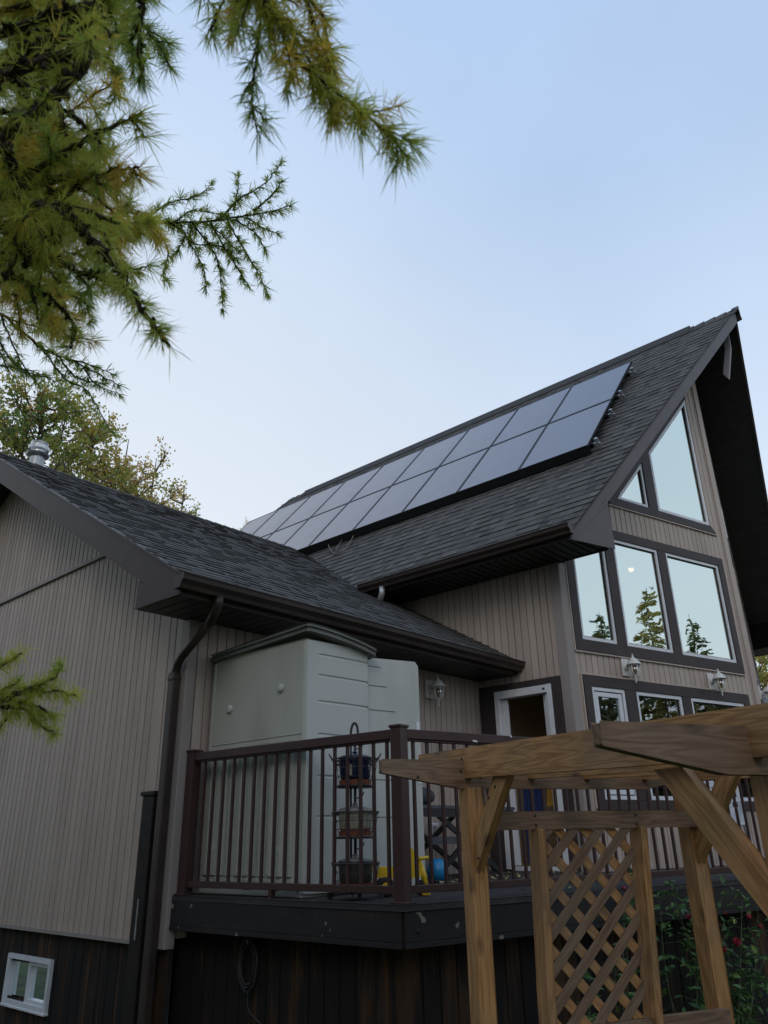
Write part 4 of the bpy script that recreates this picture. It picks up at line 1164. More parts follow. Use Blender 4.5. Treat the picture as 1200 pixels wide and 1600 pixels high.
def pot(name, label, m, z0, r, h, lidm, hand):
    o = thing(name, label, 'pot', (RX, RY, z0), 'pots in the tiered rack')
    c = V((RX, RY, z0))
    f = MB(); f.lathe(c + UP * .035, [(r * .88, 0), (r * .96, .02), (r, h * .5), (r * 1.0, h * .8), (r * 1.03, h * .84), (r * 1.03, h * .88), (r * .95, h * .88)], 28); f.build('body', MT[m], o, smooth=True)
    f = MB(); f.lathe(c, [(r * .99, .002), (r * 1.0, .034)], 28); f.build('coaster', MT['terra'], o)
    f = MB(); f.lathe(c + UP * (.035 + h * .88), [(r * 1.0, 0), (r * .97, .008), (r * .6, .02), (.02, .026), (.012, .03), (.022, .036), (.018, .042), (.002, .044)], 28); f.build('lid', MT[lidm], o, smooth=True)
    if hand:
        for sg in (-1, 1):
            f = MB(); f.tube(bez([c + sdv * sg * r + vd * .03 + UP * (h * .8), c + sdv * sg * (r + .035) + vd * .03 + UP * (h * .85), c + sdv * sg * (r + .035) - vd * .03 + UP * (h * .85), c + sdv * sg * r - vd * .03 + UP * (h * .8)]), .006, 6); f.build('handle', MT[m], o, smooth=True)
    return o
pt = pot('cooking_pot', 'dark blue enamel cooking pot with a pale label in the top basket of the rack', 'navy', 1.942, .112, .17, 'navy', True)
f = MB(); aa = math.atan2(-vd.y, -vd.x) - .55
for i in range(4):
    a, b = aa + i * .09, aa + (i + 1) * .09
    f.face([V((RX, RY, 1.942)) + V((math.cos(q) * .1135, math.sin(q) * .1135, z_)) for q, z_ in ((a, .06), (b, .06), (b, .135), (a, .135))])
f.build('label_patch', MT['cream'], pt)
pot('cooking_pot', 'beige stoneware pot with a glass lid in the middle basket of the rack', 'cream', 1.614, .115, .15, 'lidglass', False)
pot('cooking_pot', 'dark charcoal pot with a glass lid in the bottom basket of the rack', 'char', 1.292, .115, .15, 'lidglass', False)

# ------------------------------------------------------------------ yellow ride-on toy
TX, TY = 4.50, 3.86
toy = thing('ride_on_toy', 'yellow plastic ride-on tricycle with black wheels beside the corner post', 'toy', (TX, TY, ZD))
td = sdv
def T(a, b, z): return V((TX, TY, 0)) + td * a + vd * b + UP * z
f = MB()
f.prism([T(-.20, -.07, 1.36), T(-.0, -.07, 1.345), T(.09, -.07, 1.36), T(.09, -.07, 1.42), T(.02, -.07, 1.40), T(-.18, -.07, 1.40)], vd * .14)
f.prism([T(-.02, -.05, 1.40), T(.035, -.05, 1.40), T(.045, -.05, 1.50), T(.03, -.05, 1.52), T(-.0, -.05, 1.52), T(-.02, -.05, 1.49)], vd * .10)
f.build('body', MT['yellow'], toy, bevel=.014)
f = MB(); f.tube([T(.09, 0, 1.44), T(.12, 0, 1.35), T(.135, 0, 1.27)], [.02, .022, .018], 10); f.tube([T(.09, -.0, 1.44), T(.08, 0, 1.47)], .02, 10); f.build('fork', MT['yellow'], toy, smooth=True)
f = MB(); f.tube([T(.085, -.08, 1.465), T(.09, 0, 1.46), T(.16, .04, 1.465)], .012, 10); f.build('handlebar', MT['yellow'], toy, smooth=True)
for (a, b, r) in ((-.15, -.10, .062), (-.03, .10, .062), (-.15, .08, .062)):
    f = MB(); c = T(a, b, ZD + r + .004); f.lathe(c - vd * .02, [(r * .8, 0), (r, .008), (r, .032), (r * .8, .04)], 20, axis=vd); wq = f.build('wheel', MT['rubber'], toy)
    f = MB(); f.lathe(c - vd * .024, [(r * .45, 0), (r * .45, .004)], 14, axis=vd); f.build('hub', MT['yellow'], wq)
f = MB(); f.lathe(T(.10, -.02, ZD + .05), [(.035, 0), (.05, .01), (.05, .03), (.035, .04)], 20, axis=vd); wq = f.build('wheel', MT['rubber'], toy)
f = MB(); f.bar(T(.10, -.07, ZD + .022), T(.15, -.09, ZD + .022), .03, .03); f.build('pedal', MT['yellow'], toy, bevel=.006)

# blue ball
f = MB(); c = V((5.93, 4.72, ZD + .098)); r = .098
f.lathe(c, [(max(.001, r * math.sin(math.pi * i / 18)), -r * math.cos(math.pi * i / 18)) for i in range(19)], 32)
tag(f.build('ball', MT['blueball'], smooth=True), 'bright blue ball on the deck beside the storage cabinet door', 'ball')

# ------------------------------------------------------------------ dark side table with crossed legs
tb = thing('side_table', 'dark grey folding table with crossed legs on the deck behind the railing', 'table', (6.5, 5.0, ZD))
MT['tblgrey'] = mat('table_grey', (0.055, 0.058, 0.066), .5, noise=.2)
f = MB()
for k in range(4): f.box(5.80, 4.76 + k * .135, 1.84, 7.32, 4.885 + k * .135, 1.872)
f.build('top', MT['tblgrey'], tb, bevel=.003)
f = MB(); f.box(5.82, 4.765, 1.77, 7.30, 4.785, 1.838); f.build('apron', MT['black'], tb)
for a, b in (((6.05, 1.80), (7.06, 1.25)), ((6.02, 1.25), (6.95, 1.80))):
    for y in (4.80, 5.26):
        f = MB(); f.bar(V((a[0], y + (.0 if a[1] > 1.5 else .03), a[1])), V((b[0], y + (.0 if a[1] > 1.5 else .03), b[1])), .022, .05); f.build('leg', MT['black'], tb)
f = MB(); f.box(5.85, 4.74, 1.535, 6.50, 4.762, 1.60); f.build('shelf_rail', MT['tblgrey'], tb)
f = MB()
f.tube([(5.75, 4.95, 1.965), (5.80, 4.95, 1.965), (6.10, 4.95, 1.96), (6.155, 4.95, 1.955)], [.05, .078, .078, .055], 16)
f.tube([(5.72, 5.05, 1.925), (5.78, 5.03, 1.935), (6.18, 5.03, 1.93), (6.22, 5.03, 1.925)], [.03, .052, .052, .03], 16)
tag(f.build('rolled_cushion', MT['cushion'], smooth=True), 'dark grey rolled cushion lying on the left end of the side table', 'cushion')

# ------------------------------------------------------------------ things inside the open door
f = MB()
n_ = 26
for i in range(n_):
    y0 = 4.99 + .30 * i / n_; y1 = 4.99 + .30 * (i + 1) / n_
    f.face([(8.32 + .02 * math.sin(i * 1.5), y0, 1.30), (8.32 + .02 * math.sin((i + 1) * 1.5), y1, 1.30), (8.32 + .012 * math.sin((i + 1) * 1.5), y1, 2.5), (8.32 + .012 * math.sin(i * 1.5), y0, 2.5)])
tag(f.build('curtain', MT['bluecloth'], smooth=True), 'dark blue cloth curtain hanging just inside the open patio door', 'curtain')
jk = thing('jacket', 'mustard yellow jacket hanging inside the open patio door', 'jacket', (8.4, 4.8, 1.9))
f = MB()
f.prism([(8.36, 4.94, 2.20), (8.36, 4.72, 2.20), (8.36, 4.69, 1.97), (8.36, 4.80, 1.95), (8.36, 4.83, 2.02), (8.36, 4.87, 1.93), (8.36, 4.97, 1.92)], (.06, 0, 0)); f.build('coat', MT['jacket'], jk, bevel=.02)

# ------------------------------------------------------------------ white chair glimpsed on the right of the deck
cx, cy = 8.6, 3.15
ch = thing('patio_chair', 'white plastic patio chair on the deck, glimpsed through the railing at the far right', 'chair', (cx, cy, ZD))
f = MB(); f.box(cx - .22, cy - .22, ZD + .42, cx + .22, cy + .22, ZD + .445); f.build('seat', MT['white'], ch, bevel=.01)
f = MB(); f.box(cx + .18, cy - .22, ZD + .445, cx + .21, cy + .22, ZD + .60)
for q in range(5): f.box(cx + .185, cy - .2 + q * .092, ZD + .6, cx + .205, cy - .165 + q * .092, ZD + .8)
f.box(cx + .18, cy - .22, ZD + .8, cx + .21, cy + .22, ZD + .87); f.build('backrest', MT['white'], ch, bevel=.008)
for a in (-1, 1):
    for b in (-1, 1):
        f = MB(); f.bar((cx + a * .2, cy + b * .2, ZD + .42), (cx + a * .23, cy + b * .23, ZD), .035, .035); f.build('leg', MT['white'], ch)
    f = MB(); f.bar((cx - .22, cy + a * .24, ZD + .64), (cx + .2, cy + a * .24, ZD + .66), .045, .02); f.build('armrest', MT['white'], ch, bevel=.005)

# folded dark patio umbrella whose top shows over the pergola beam
um = thing('patio_umbrella', 'black covered top of a patio umbrella just visible over the pergola beam at the right', 'umbrella', (8.9, 2.75, ZD))
f = MB(); f.tube([(9.0, 2.72, ZD), (9.0, 2.72, 2.8)], .02, 10); f.build('pole', MT['black'], um)
f = MB(); f.lathe((9.0, 2.72, 1.72), [(.05, 0), (.08, .1), (.09, .6), (.105, .95), (.10, 1.06), (.05, 1.11), (.01, 1.12)], 16); f.build('canopy', MT['rubber'], um, smooth=True)
f = MB(); f.lathe((9.0, 2.72, ZD), [(.22, 0), (.22, .05), (.05, .08)], 20); f.build('base', MT['black'], um)

# ------------------------------------------------------------------ hose coil on the skirting
hc = MB(); hook = V((3.97, 4.88, .93))
rnd = random.Random(5)
pts = []
for i in range(190):
    a = i / 190 * 2 * math.pi * 7.0
    rr_ = .10 + .02 * math.sin(a * .31) + .012 * rnd.random()
    pts.append(hook + V((-.02 - .008 * math.sin(i * .37), math.sin(a) * rr_ * .85, -.13 - math.cos(a) * rr_ * 1.35)))
hc.tube(pts, .0065, 6)
hc.tube(bez([pts[-1], pts[-1] + V((0, .03, -.15)), hook + V((-.02, -.1, -.42)), hook + V((-.015, -.22, -.50))]), .0065, 6)
tag(hc.build('cable_coil', MT['rubber'], smooth=True), 'black cable coil hanging on the dark deck skirting', 'cable')
f = MB(); f.tube([(3.985, 4.88, .94), (3.94, 4.88, .93), (3.93, 4.88, .95)], .006, 6); tag(f.build('wall_hook', MT['galv']), 'small metal hook holding the black cable coil', 'hook')

# ------------------------------------------------------------------ fallen leaves on the deck (uncountable)
f = MB(); rnd = random.Random(11)
for i in range(520):
    k = rnd.random()
    if k < .62: x = rnd.uniform(5.0, 7.9); y = rnd.gauss(4.55, .28)
    elif k < .75: x = rnd.uniform(4.2, 11); y = rnd.uniform(3.0, 4.2)
    else: x = rnd.uniform(8.1, 11.3); y = 4.2 - (x - 8.05) * .27 - rnd.random() * .35
    q = V((x, y, 0)) - P0
    if q.dot(DN) > -.05 or x < 4.0 or y > 5.5: continue
    s_ = rnd.uniform(.008, .022); a = rnd.random() * 6.28; e1 = V((math.cos(a), math.sin(a), rnd.uniform(-.5, .6))) * s_; e2 = V((-math.sin(a), math.cos(a), rnd.uniform(-.5, .6))) * s_ * .6
    c = V((x, y, ZD + .008 + rnd.random() * .02))
    f.face([c - e1, c - e2, c + e1, c + e2], rnd.random())
tag(f.build('fallen_leaves', MT['deadleaf'], tone=True), 'dry yellow leaves scattered on the dark deck boards', 'leaves', kind='stuff')

# ------------------------------------------------------------------ pergola
PB = R(-27); B_ = V((math.cos(PB), math.sin(PB), 0)); A_ = V((-B_.y, B_.x, 0))
C0 = V((math.cos(R(36)) * 4.2, math.sin(R(36)) * 4.2, 0))
def G(s, a, z): return C0 + B_ * s + A_ * a + UP * z
per = thing('pergola', 'brown cedar pergola with lattice panel standing in front of the deck', 'pergola', tuple(C0 + UP * -.25))
LP = 1.864
def timber(name, a, b, wd, ht, m='wood', poly=None, parent=per, up=UP, bev=.004):
    """beam with its own local frame (X along the grain); optional side profile poly [(x,z)...]"""
    a, b = V(a), V(b); d = (b - a).normalized(); L = (b - a).length
    sd_ = V(up).cross(d); sd_.normalize(); u = d.cross(sd_)
    fr = Matrix(((d.x, sd_.x, u.x, a.x), (d.y, sd_.y, u.y, a.y), (d.z, sd_.z, u.z, a.z), (0, 0, 0, 1)))
    mb = MB()
    pl = poly or [(0, -ht / 2), (L, -ht / 2), (L, ht / 2), (0, ht / 2)]
    P = [a + d * x - sd_ * wd / 2 + u * z for x, z in pl]
    mb.prism(P, sd_ * wd)
    return mb.build(name, MT[m], parent, frame=fr, bevel=bev)
slope = .039
zb = lambda a: 1.827 + slope * a            # header/beam bottom height
# posts
PSX = 1.362
for (s, a, z1) in ((0, 0, zb(0)), (PSX, 0, zb(0)), (.08, -LP, zb(-LP)), (PSX + .08, -LP, zb(-LP))):
    timber('post', G(s, a, -.25), G(s, a, z1), .087, .087, up=A_, bev=.006)
# headers with tapered tails
def header(a, zbot, tail, tail2, m):
    h = .13; L = PSX + tail + tail2
    poly = [(0, .065), (0, .006 - 0 * .0), (.42, -h / 2), (L - .38, -h / 2), (L, .012), (L, .065)]
    return timber('header_beam', G(-tail, a, zbot + h / 2), G(PSX + tail2, a, zbot + h / 2), .042, h, m, poly)
header(-.0, zb(0), .488, .12, 'woodgrey')
header(-LP - .03, zb(-LP) - .0, .56, .30, 'woodgrey')
# rafters along A
for s in (-.02, .35, .70, 1.08, 1.46):
    a0, a1 = .56, -LP - .62
    z0, z1 = zb(a0) + .05, zb(a1) + .05
    L = math.hypot(a0 - a1, z0 - z1)
    poly = [(0, .07), (0, -.005), (.42, -.07), (L - .35, -.07), (L, .0), (L, .07)]
    timber('rafter', G(s, a0, z0 + .07), G(s, a1, z1 + .07), .04, .14, 'wood', poly)
# knee braces
def brace(s, a_top, a_bot, z_top, z_bot, m='wood'):
    p, q = G(s, a_bot, z_bot), G(s, a_top, z_top)
    d = (q - p).normalized(); L = (q - p).length; h = .045
    # ends cut plumb at the post and level at the beam
    tz = abs(d.dot(A_)) / d.z; tx = d.z / abs(d.dot(A_))
    poly = [(-.0, h), (-h * 2 * tx * .9, -h) if False else (-.0 - 2 * h / tx * 0 - .10, h * 1.0), (0, -h), (L, -h), (L + 2 * h * tz * .95, h)]
    poly = [(-2 * h * tx * .0, -h), (L + 2 * h * tz, -h), (L, h), (-2 * h * tx * .95, h)]
    return timber('knee_brace', p, q, .042, .09, m, poly, up=UP)
def brace2(s, a_post, sgn, zt, run=.38, m='wood', off=0.0, hw=.045):
    """45 degree brace between post at a_post and the rafter, drawn in its own vertical plane"""
    # corners in (a, z)
    az = [(a_post + sgn * .046, zt - run - .06), (a_post + sgn * .046, zt - run + .07), (a_post + sgn * (run - .07), zt), (a_post + sgn * (run + .06), zt)]
    p, q = V((az[0][0], az[0][1])), V((az[3][0], az[3][1]))
    pa, pb = G(s + off, p[0], p[1]), G(s + off, q[0], q[1])
    d = (pb - pa).normalized(); sd_ = UP.cross(d).normalized(); u = d.cross(sd_)
    fr = Matrix(((d.x, sd_.x, u.x, pa.x), (d.y, sd_.y, u.y, pa.y), (d.z, sd_.z, u.z, pa.z), (0, 0, 0, 1)))
    mb = MB(); mb.prism([G(s + off, a, z) - sd_ * .021 for a, z in az], sd_ * .042)
    return mb.build('knee_brace', MT[m], per, frame=fr, bevel=.004)
for s in (0, PSX):
    brace2(s, 0, -1, zb(0) + .045, .37)
    brace2(s + .03, -LP - .03, 1, zb(-LP) + .045, .41)
def screws(name, pts):
    mb = MB()
    for p, ax_ in pts: mb.lathe(p, [(.007, 0), (.007, .0035), (.003, .005)], 8, axis=ax_)
    mb.build(name, MT['black'], per)
for k, s_ in enumerate((-.30, -.06, .05, .72, 1.32)):
    screws('screw', [(G(s_, -.021, zb(0) + .05 + .03 * (k % 2)), -A_)])
for z_ in (1.50, 1.44): screws('screw', [(G(-.021, -.085, z_), -B_)])
for a_, z_ in ((-.26, 1.80), (-.33, 1.845)): screws('screw', [(G(-.021, a_ + .03, z_ - .03), -B_)])
for a_, z_ in ((-LP - .03, 1.83), (-LP - .03, 1.79), (.0, 1.93), (.0, 1.97)): screws('screw', [(G(-.041, a_, z_ if a_ < -.5 else z_), -B_)])
for s_, z_ in ((.31, 1.69), (.31, 1.645), (.93, 1.69), (.93, 1.645), (1.35, 1.685), (1.35, 1.65)): screws('screw', [(G(s_, -.095, z_), -A_)])
# rail and lattice panel between the rear posts
timber('cross_rail', G(.035, -.075, 1.667), G(1.40, -.075, 1.667), .038, .078, 'woodgrey')
timber('bottom_rail', G(.30, -.085, .725), G(1.335, -.085, .725), .038, .085, 'woodgrey')
timber('lattice_post', G(.325 - .039 * 1.88, -.075, -.25), G(.325, -.075, 1.627), .042, .088, 'wood', up=B_.cross(UP))
timber('lattice_post', G(.95 - .072 * 1.88, -.075, -.25), G(.95, -.075, 1.627), .042, .088, 'wood', up=B_.cross(UP))
def lattice():
    x0, x1, z0, z1 = .335, .90, .77, 1.627
    for layer, (sg, off) in enumerate(((1, -.090), (-1, -.078))):
        mb = MB()
        p = .152
        c = z0 - (x1 - x0) - .3
        hw = .0225 * math.sqrt(2)
        while c < z1 + (x1 - x0) + .3:
            # strip: |z - (c + sg*(x-x0))| < hw ; clip polygon to the window
            f_ = lambda x: c + sg * (x - x0) * .95
            pts = [(x0, f_(x0) - hw), (x1, f_(x1) - hw), (x1, f_(x1) + hw), (x0, f_(x0) + hw)]
            for lim, keep in ((z0, 1), (z1, -1)):
                out = []
                for i in range(len(pts)):
                    a, b = pts[i - 1], pts[i]
                    ia, ib = keep * (a[1] - lim) >= 0, keep * (b[1] - lim) >= 0
                    if ia != ib:
                        t_ = (lim - a[1]) / (b[1] - a[1]); out.append((a[0] + (b[0] - a[0]) * t_, lim))
                    if ib: out.append(b)
                pts = out
                if len(pts) < 3: break
            if len(pts) >= 3: mb.prism([G(x - (.039 + .033 * (x - x0) / (x1 - x0)) * (z1 - z), off, z) for x, z in pts], A_ * .0085)
            c += p
        d = (B_ + UP * sg * .95).normalized(); sd_ = V(A_); u = d.cross(sd_)
        o = G(x0, off, z0)
        fr = Matrix(((d.x, sd_.x, u.x, o.x), (d.y, sd_.y, u.y, o.y), (d.z, sd_.z, u.z, o.z), (0, 0, 0, 1)))
        mb.build('lattice', MT['wood' if sg < 0 else 'woodgrey'], per, frame=fr)
lattice()

# ------------------------------------------------------------------ larch tree reaching in from the left
larch = thing('larch_tree', 'larch tree whose yellow-green needled branches reach in from the upper left', 'tree', (-1.0, 3.0, -.25))
rnd = random.Random(21)
def rv3(): 
    while True:
        q = V((rnd.uniform(-1, 1), rnd.uniform(-1, 1), rnd.uniform(-1, 1)))
        if .05 < q.length < 1: return q.normalized()
def needle(mb, c, d, L, w_, tone):
    sd2 = d.cross(rv3())
    if sd2.length < 1e-3: return
    sd2.normalize(); tip = c + d * L + V((0, 0, -L * .10)); mid = c + d * L * .5
    mb.face([c - sd2 * w_ * .35, mid - sd2 * w_ * .5, tip, mid + sd2 * w_ * .5, c + sd2 * w_ * .35][0:5:1], tone)
def tuft(mb, p, axis, n, L, w_, tone, spread=1.0):
    n = int(n * rnd.choice((.4, .9, 1.2, 1.4, 1.7))); L = L * rnd.uniform(.6, 1.15)
    axis = (axis + rv3() * .35).normalized(); tone += rnd.gauss(0, .1)
    for i in range(n):
        d = (axis * rnd.uniform(.1, 1.0) + rv3() * spread + V((0, 0, -.15))).normalized()
        needle(mb, p, d, L * rnd.uniform(.45, 1.15), w_, min(1, max(0, tone + rnd.gauss(0, .12))))
def twig(wood, leaf, pts, r0, r1, nlen, nw, tone, spur=.011, nper=16, knobs=True, n=8, singles=False):
    path = smooth_path(pts, n)
    m_ = len(path)
    path = [p + rv3() * r0 * .5 for p in path]
    wood.tube(path, [r0 + (r1 - r0) * i / (m_ - 1) for i in range(m_)], 6)
    acc = 0.0
    for i in range(1, m_):
        a, b = path[i - 1], path[i]; L = (b - a).length; ax = (b - a).normalized()
        while acc < L:
            p = a + ax * acc; o = rv3(); o = (o - ax * o.dot(ax)).normalized()
            r = r0 + (r1 - r0) * i / m_
            if knobs: wood.lathe(p + o * r * .5, [(r * .7, 0), (r * 1.0, r * .6), (r * .8, r * 1.5), (.0003, r * 2.0)], 5, axis=o)
            tuft(leaf, p + o * r * 1.6, (o * .8 + ax * .9).normalized(), nper, nlen, nw, tone, .48)
            acc += spur * rnd.uniform(.7, 1.3)
        acc -= L
    tuft(leaf, path[-1], (path[-1] - path[-2]).normalized(), nper, nlen, nw, tone, .45)
    return path
def branch(label, main, r0, r1, nlen, nw, tone, sub_len, sub_step, spur, nper, droop=.5, knobs=True, tonevar=.2, skip=0.0, sub_r=.5):
    wood, leaf = MB(), MB()
    path = twig(wood, leaf, main, r0, r1, nlen, nw, tone, spur, nper, knobs)
    acc = skip
    for i in range(1, len(path)):
        L = (path[i] - path[i - 1]).length; ax = (path[i] - path[i - 1]).normalized()
        acc -= L
        if acc <= 0:
            acc = sub_step * rnd.uniform(.7, 1.3)
            fr_ = 1 - .8 * i / len(path)
            o = rv3(); o = (o - ax * o.dot(ax)).normalized()
            d = (ax * .75 + o * .7 + V((0, 0, -droop))).normalized(); SL = sub_len * fr_ * rnd.uniform(.6, 1.2)
            q0 = path[i]; q1 = q0 + d * SL * .5; q2 = q1 + (d + V((0, 0, -droop * .6))).normalized() * SL * .5
            twig(wood, leaf, [q0, q1, q2], r0 * sub_r, r1 * .7, nlen, nw, min(1, max(0, tone + rnd.uniform(-tonevar, tonevar))), spur, nper, knobs, n=5)
    w_ = wood.build('branch', MT['twig'], larch, smooth=True)
    leaf.build('needles', MT['needle'], w_, tone=True)
    return w_
TR = V((-1.0, 3.0, 0))
def trk(z): return TR + V((.05, -.02, z))
def px(l): return [at(u, v, d) for u, v, d in l]
# thick knobbly old branches with open needles
branch('a', [trk(2.0)] + px([(-90, 150, .95), (0, 222, .92), (33, 308, .92), (99, 330, .9), (132, 363, .9), (181, 418, .9), (220, 478, .9), (264, 541, .9)]), .007, .0022, .036, .0010, .55, .10, .05, .009, 16, skip=.5)
branch('b', [trk(2.1)] + px([(-60, 80, 1.0), (0, 115, 1.0), (50, 137, 1.0), (82, 160, 1.0), (126, 190, 1.0), (150, 215, 1.0)]), .006, .0025, .030, .0011, .5, .12, .07, .012, 11, skip=.9)
branch('c', px([(30, 300, .95), (44, 275, .94), (99, 236, .93), (165, 203, .92), (222, 176, .92)]), .0045, .002, .040, .0010, .62, .08, .05, .008, 17)
branch('d', px([(95, 325, .95), (110, 297, .95), (165, 270, .95), (215, 262, .95)]), .004, .002, .040, .0010, .9, .07, .04, .008, 17)
branch('e', [trk(1.9)] + px([(-60, 330, 1.0), (0, 357, 1.0), (55, 390, 1.0), (110, 418, 1.0), (165, 440, .98), (222, 476, .96)]), .006, .0022, .036, .0010, .5, .12, .045, .009, 16, skip=.8)
branch('f', [trk(1.8)] + px([(-60, 400, 1.05), (0, 418, 1.05), (44, 445, 1.05), (88, 473, 1.05), (120, 520, 1.05)]), .006, .0022, .034, .0010, .55, .12, .05, .009, 15, skip=.8)
branch('g', px([(30, 300, 1.0), (41, 385, .98), (47, 412, .98)]), .006, .005, .028, .0011, .45, .08, .06, .012, 9)
branch('h', [trk(2.7), at(120, -90, .95)] + px([(214, -20, .9), (217, 71, .9), (223, 108, .9)]), .0035, .003, .034, .0011, .4, .08, .06, .010, 15, skip=1.2)
# long free-hanging bough at the top
branch('i', [trk(2.8), at(250, -140, .85)] + px([(370, -60, .78), (425, 20, .76), (465, 95, .76), (515, 135, .76), (560, 170, .76), (600, 205, .76), (636, 240, .76)]), .003, .0010, .034, .0010, .62, .09, .017, .0052, 15, droop=.18, knobs=False, tonevar=.35, skip=.9, sub_r=.35)
branch('i', px([(330, -80, .8), (395, -20, .78), (450, 40, .77), (490, 110, .77), (520, 155, .77), (548, 185, .77)]), .0025, .0010, .029, .0010, .75, .05, .03, .007, 12, droop=.2, knobs=False, tonevar=.3, skip=.05)
branch('i', px([(420, -60, .8), (470, -10, .78), (500, 60, .77), (525, 120, .77)]), .0025, .0010, .029, .0010, .8, .05, .03, .007, 12, droop=.2, knobs=False, tonevar=.3, skip=.05)
branch('j', px([(400, -20, .8), (406, 16, .8), (404, 72, .8), (393, 150, .8), (402, 205, .8)]), .0022, .001, .030, .0010, .3, .06, .04, .006, 12, knobs=False)
branch('j', px([(370, -30, .85), (345, 10, .85), (330, 50, .85)]), .0022, .001, .032, .0010, .35, .05, .04, .007, 12, knobs=False)
branch('j', px([(450, -30, .8), (500, 20, .79), (515, 70, .79), (523, 120, .79)]), .0022, .001, .030, .0010, .7, .05, .04, .006, 13, knobs=False)
# dense background boughs of the same tree
for (pts, tone, n_) in (
    ([(-80, 10, 1.3), (10, 30, 1.3), (60, 60, 1.28), (110, 110, 1.25)], .75, 14),
    ([(-50, -60, 1.4), (60, -10, 1.4), (130, 40, 1.35), (170, 90, 1.35), (185, 150, 1.35)], .6, 14),
    ([(60, -60, 1.5), (120, -20, 1.5), (200, 20, 1.5), (240, 60, 1.5), (265, 100, 1.5)], .45, 14),
    ([(-60, 120, 1.3), (30, 150, 1.3), (90, 190, 1.3), (130, 240, 1.3), (180, 235, 1.3)], .65, 14),
    ([(-60, 240, 1.3), (20, 290, 1.3), (80, 340, 1.3), (150, 350, 1.3), (215, 330, 1.3), (240, 365, 1.3)], .8, 15),
    ([(-60, 300, 1.3), (40, 370, 1.3), (90, 400, 1.3), (140, 390, 1.3), (210, 420, 1.3)], .6, 15),
    ([(-60, 440, 1.4), (20, 460, 1.4), (60, 490, 1.4), (100, 520, 1.4), (122, 535, 1.4)], .9, 13),
    ([(-60, 180, 1.5), (10, 200, 1.5), (40, 220, 1.5), (60, 270, 1.5)], .35, 14),
    ([(-60, 380, 1.5), (0, 400, 1.5), (50, 440, 1.5), (110, 460, 1.5), (140, 480, 1.5)], .4, 14),
    ([(-60, 60, 1.5), (0, 90, 1.5), (50, 110, 1.5), (80, 120, 1.5)], .5, 14),
    ([(-60, 30, 1.2), (20, 10, 1.2), (90, 20, 1.2), (150, 60, 1.2)], .8, 14),
    ([(-60, 210, 1.25), (10, 240, 1.25), (60, 250, 1.25), (120, 260, 1.25), (185, 285, 1.25)], .85, 14),
    ([(-60, 330, 1.2), (30, 330, 1.2), (100, 320, 1.2), (180, 345, 1.2), (235, 350, 1.2)], .75, 15),
    ([(100, -60, 1.3), (160, -10, 1.3), (185, 50, 1.3), (215, 100, 1.3)], .5, 14)):
    P_ = px(pts); st = trk(P_[0].z + .1)
    branch('k', [st] + P_, .005, .0015, .042, .00105, tone, .14, .024, .007, n_ + 4, droop=.35, knobs=False, tonevar=.25, skip=1.0, sub_r=.4)
# farther fine boughs
def far(pts, tone, subs, nlen=.034, spur=.0085, nper=15, nw=.0018):
    wood, leaf = MB(), MB()
    P_ = px(pts); twig(wood, leaf, P_, .006, .0015, nlen, nw, tone, spur, nper, False, n=6)
    for s_ in subs: twig(wood, leaf, px(s_), .003, .001, nlen, nw, tone + rnd.uniform(-.1, .1), spur, nper, False, n=6)
    w_ = wood.build('branch', MT['twig'], larch, smooth=True); leaf.build('needles', MT['needle'], w_, tone=True)
D = 2.1
far([(-200, 330, 2.2), (-40, 350, D), (120, 352, D), (240, 348, D), (330, 345, D), (395, 335, D), (455, 322, D)], .36, [
    [(225, 345, D), (262, 318, D), (305, 308, D), (330, 287, D)], [(345, 342, D), (375, 310, D), (410, 290, D), (440, 255, D)], [(365, 330, D), (371, 300, D), (372, 275, D)],
    [(395, 330, D), (425, 305, D), (440, 285, D)], [(280, 350, D), (300, 385, D), (318, 420, D), (322, 450, D)], [(300, 348, D), (335, 395, D), (345, 440, D), (348, 482, D)],
    [(330, 348, D), (350, 385, D), (375, 425, D), (390, 450, D)], [(355, 343, D), (375, 380, D), (400, 420, D), (418, 458, D)], [(240, 350, D), (262, 390, D), (255, 430, D), (262, 440, D)], [(370, 345, D), (400, 365, D), (415, 392, D)],
    [(385, 340, D), (410, 355, D), (432, 365, D)], [(300, 350, D), (300, 380, D), (345, 385, D), (370, 405, D)], [(255, 345, D), (290, 365, D), (270, 400, D)], [(320, 346, D), (345, 365, D), (372, 395, D)], [(270, 350, D), (300, 330, D), (350, 335, D)]])
D = 1.9
far([(-150, 470, D), (-20, 480, D), (60, 540, D), (120, 568, D), (182, 600, D)], .3, [
    [(60, 535, D), (100, 590, D), (135, 610, D), (160, 650, D), (175, 678, D)], [(0, 490, D), (30, 560, D), (60, 600, D)], [(100, 560, D), (140, 570, D), (180, 585, D)],
    [(20, 500, D), (70, 515, D), (110, 530, D), (125, 532, D)], [(130, 575, D), (150, 600, D), (185, 615, D)], [(-20, 500, D), (5, 560, D), (20, 590, D)], [(-10, 520, D), (30, 575, D), (80, 590, D)], [(90, 555, D), (120, 590, D), (160, 600, D)], [(-30, 540, D), (0, 570, D), (50, 580, D), (95, 600, D)]], spur=.010, nper=11)
D = .95
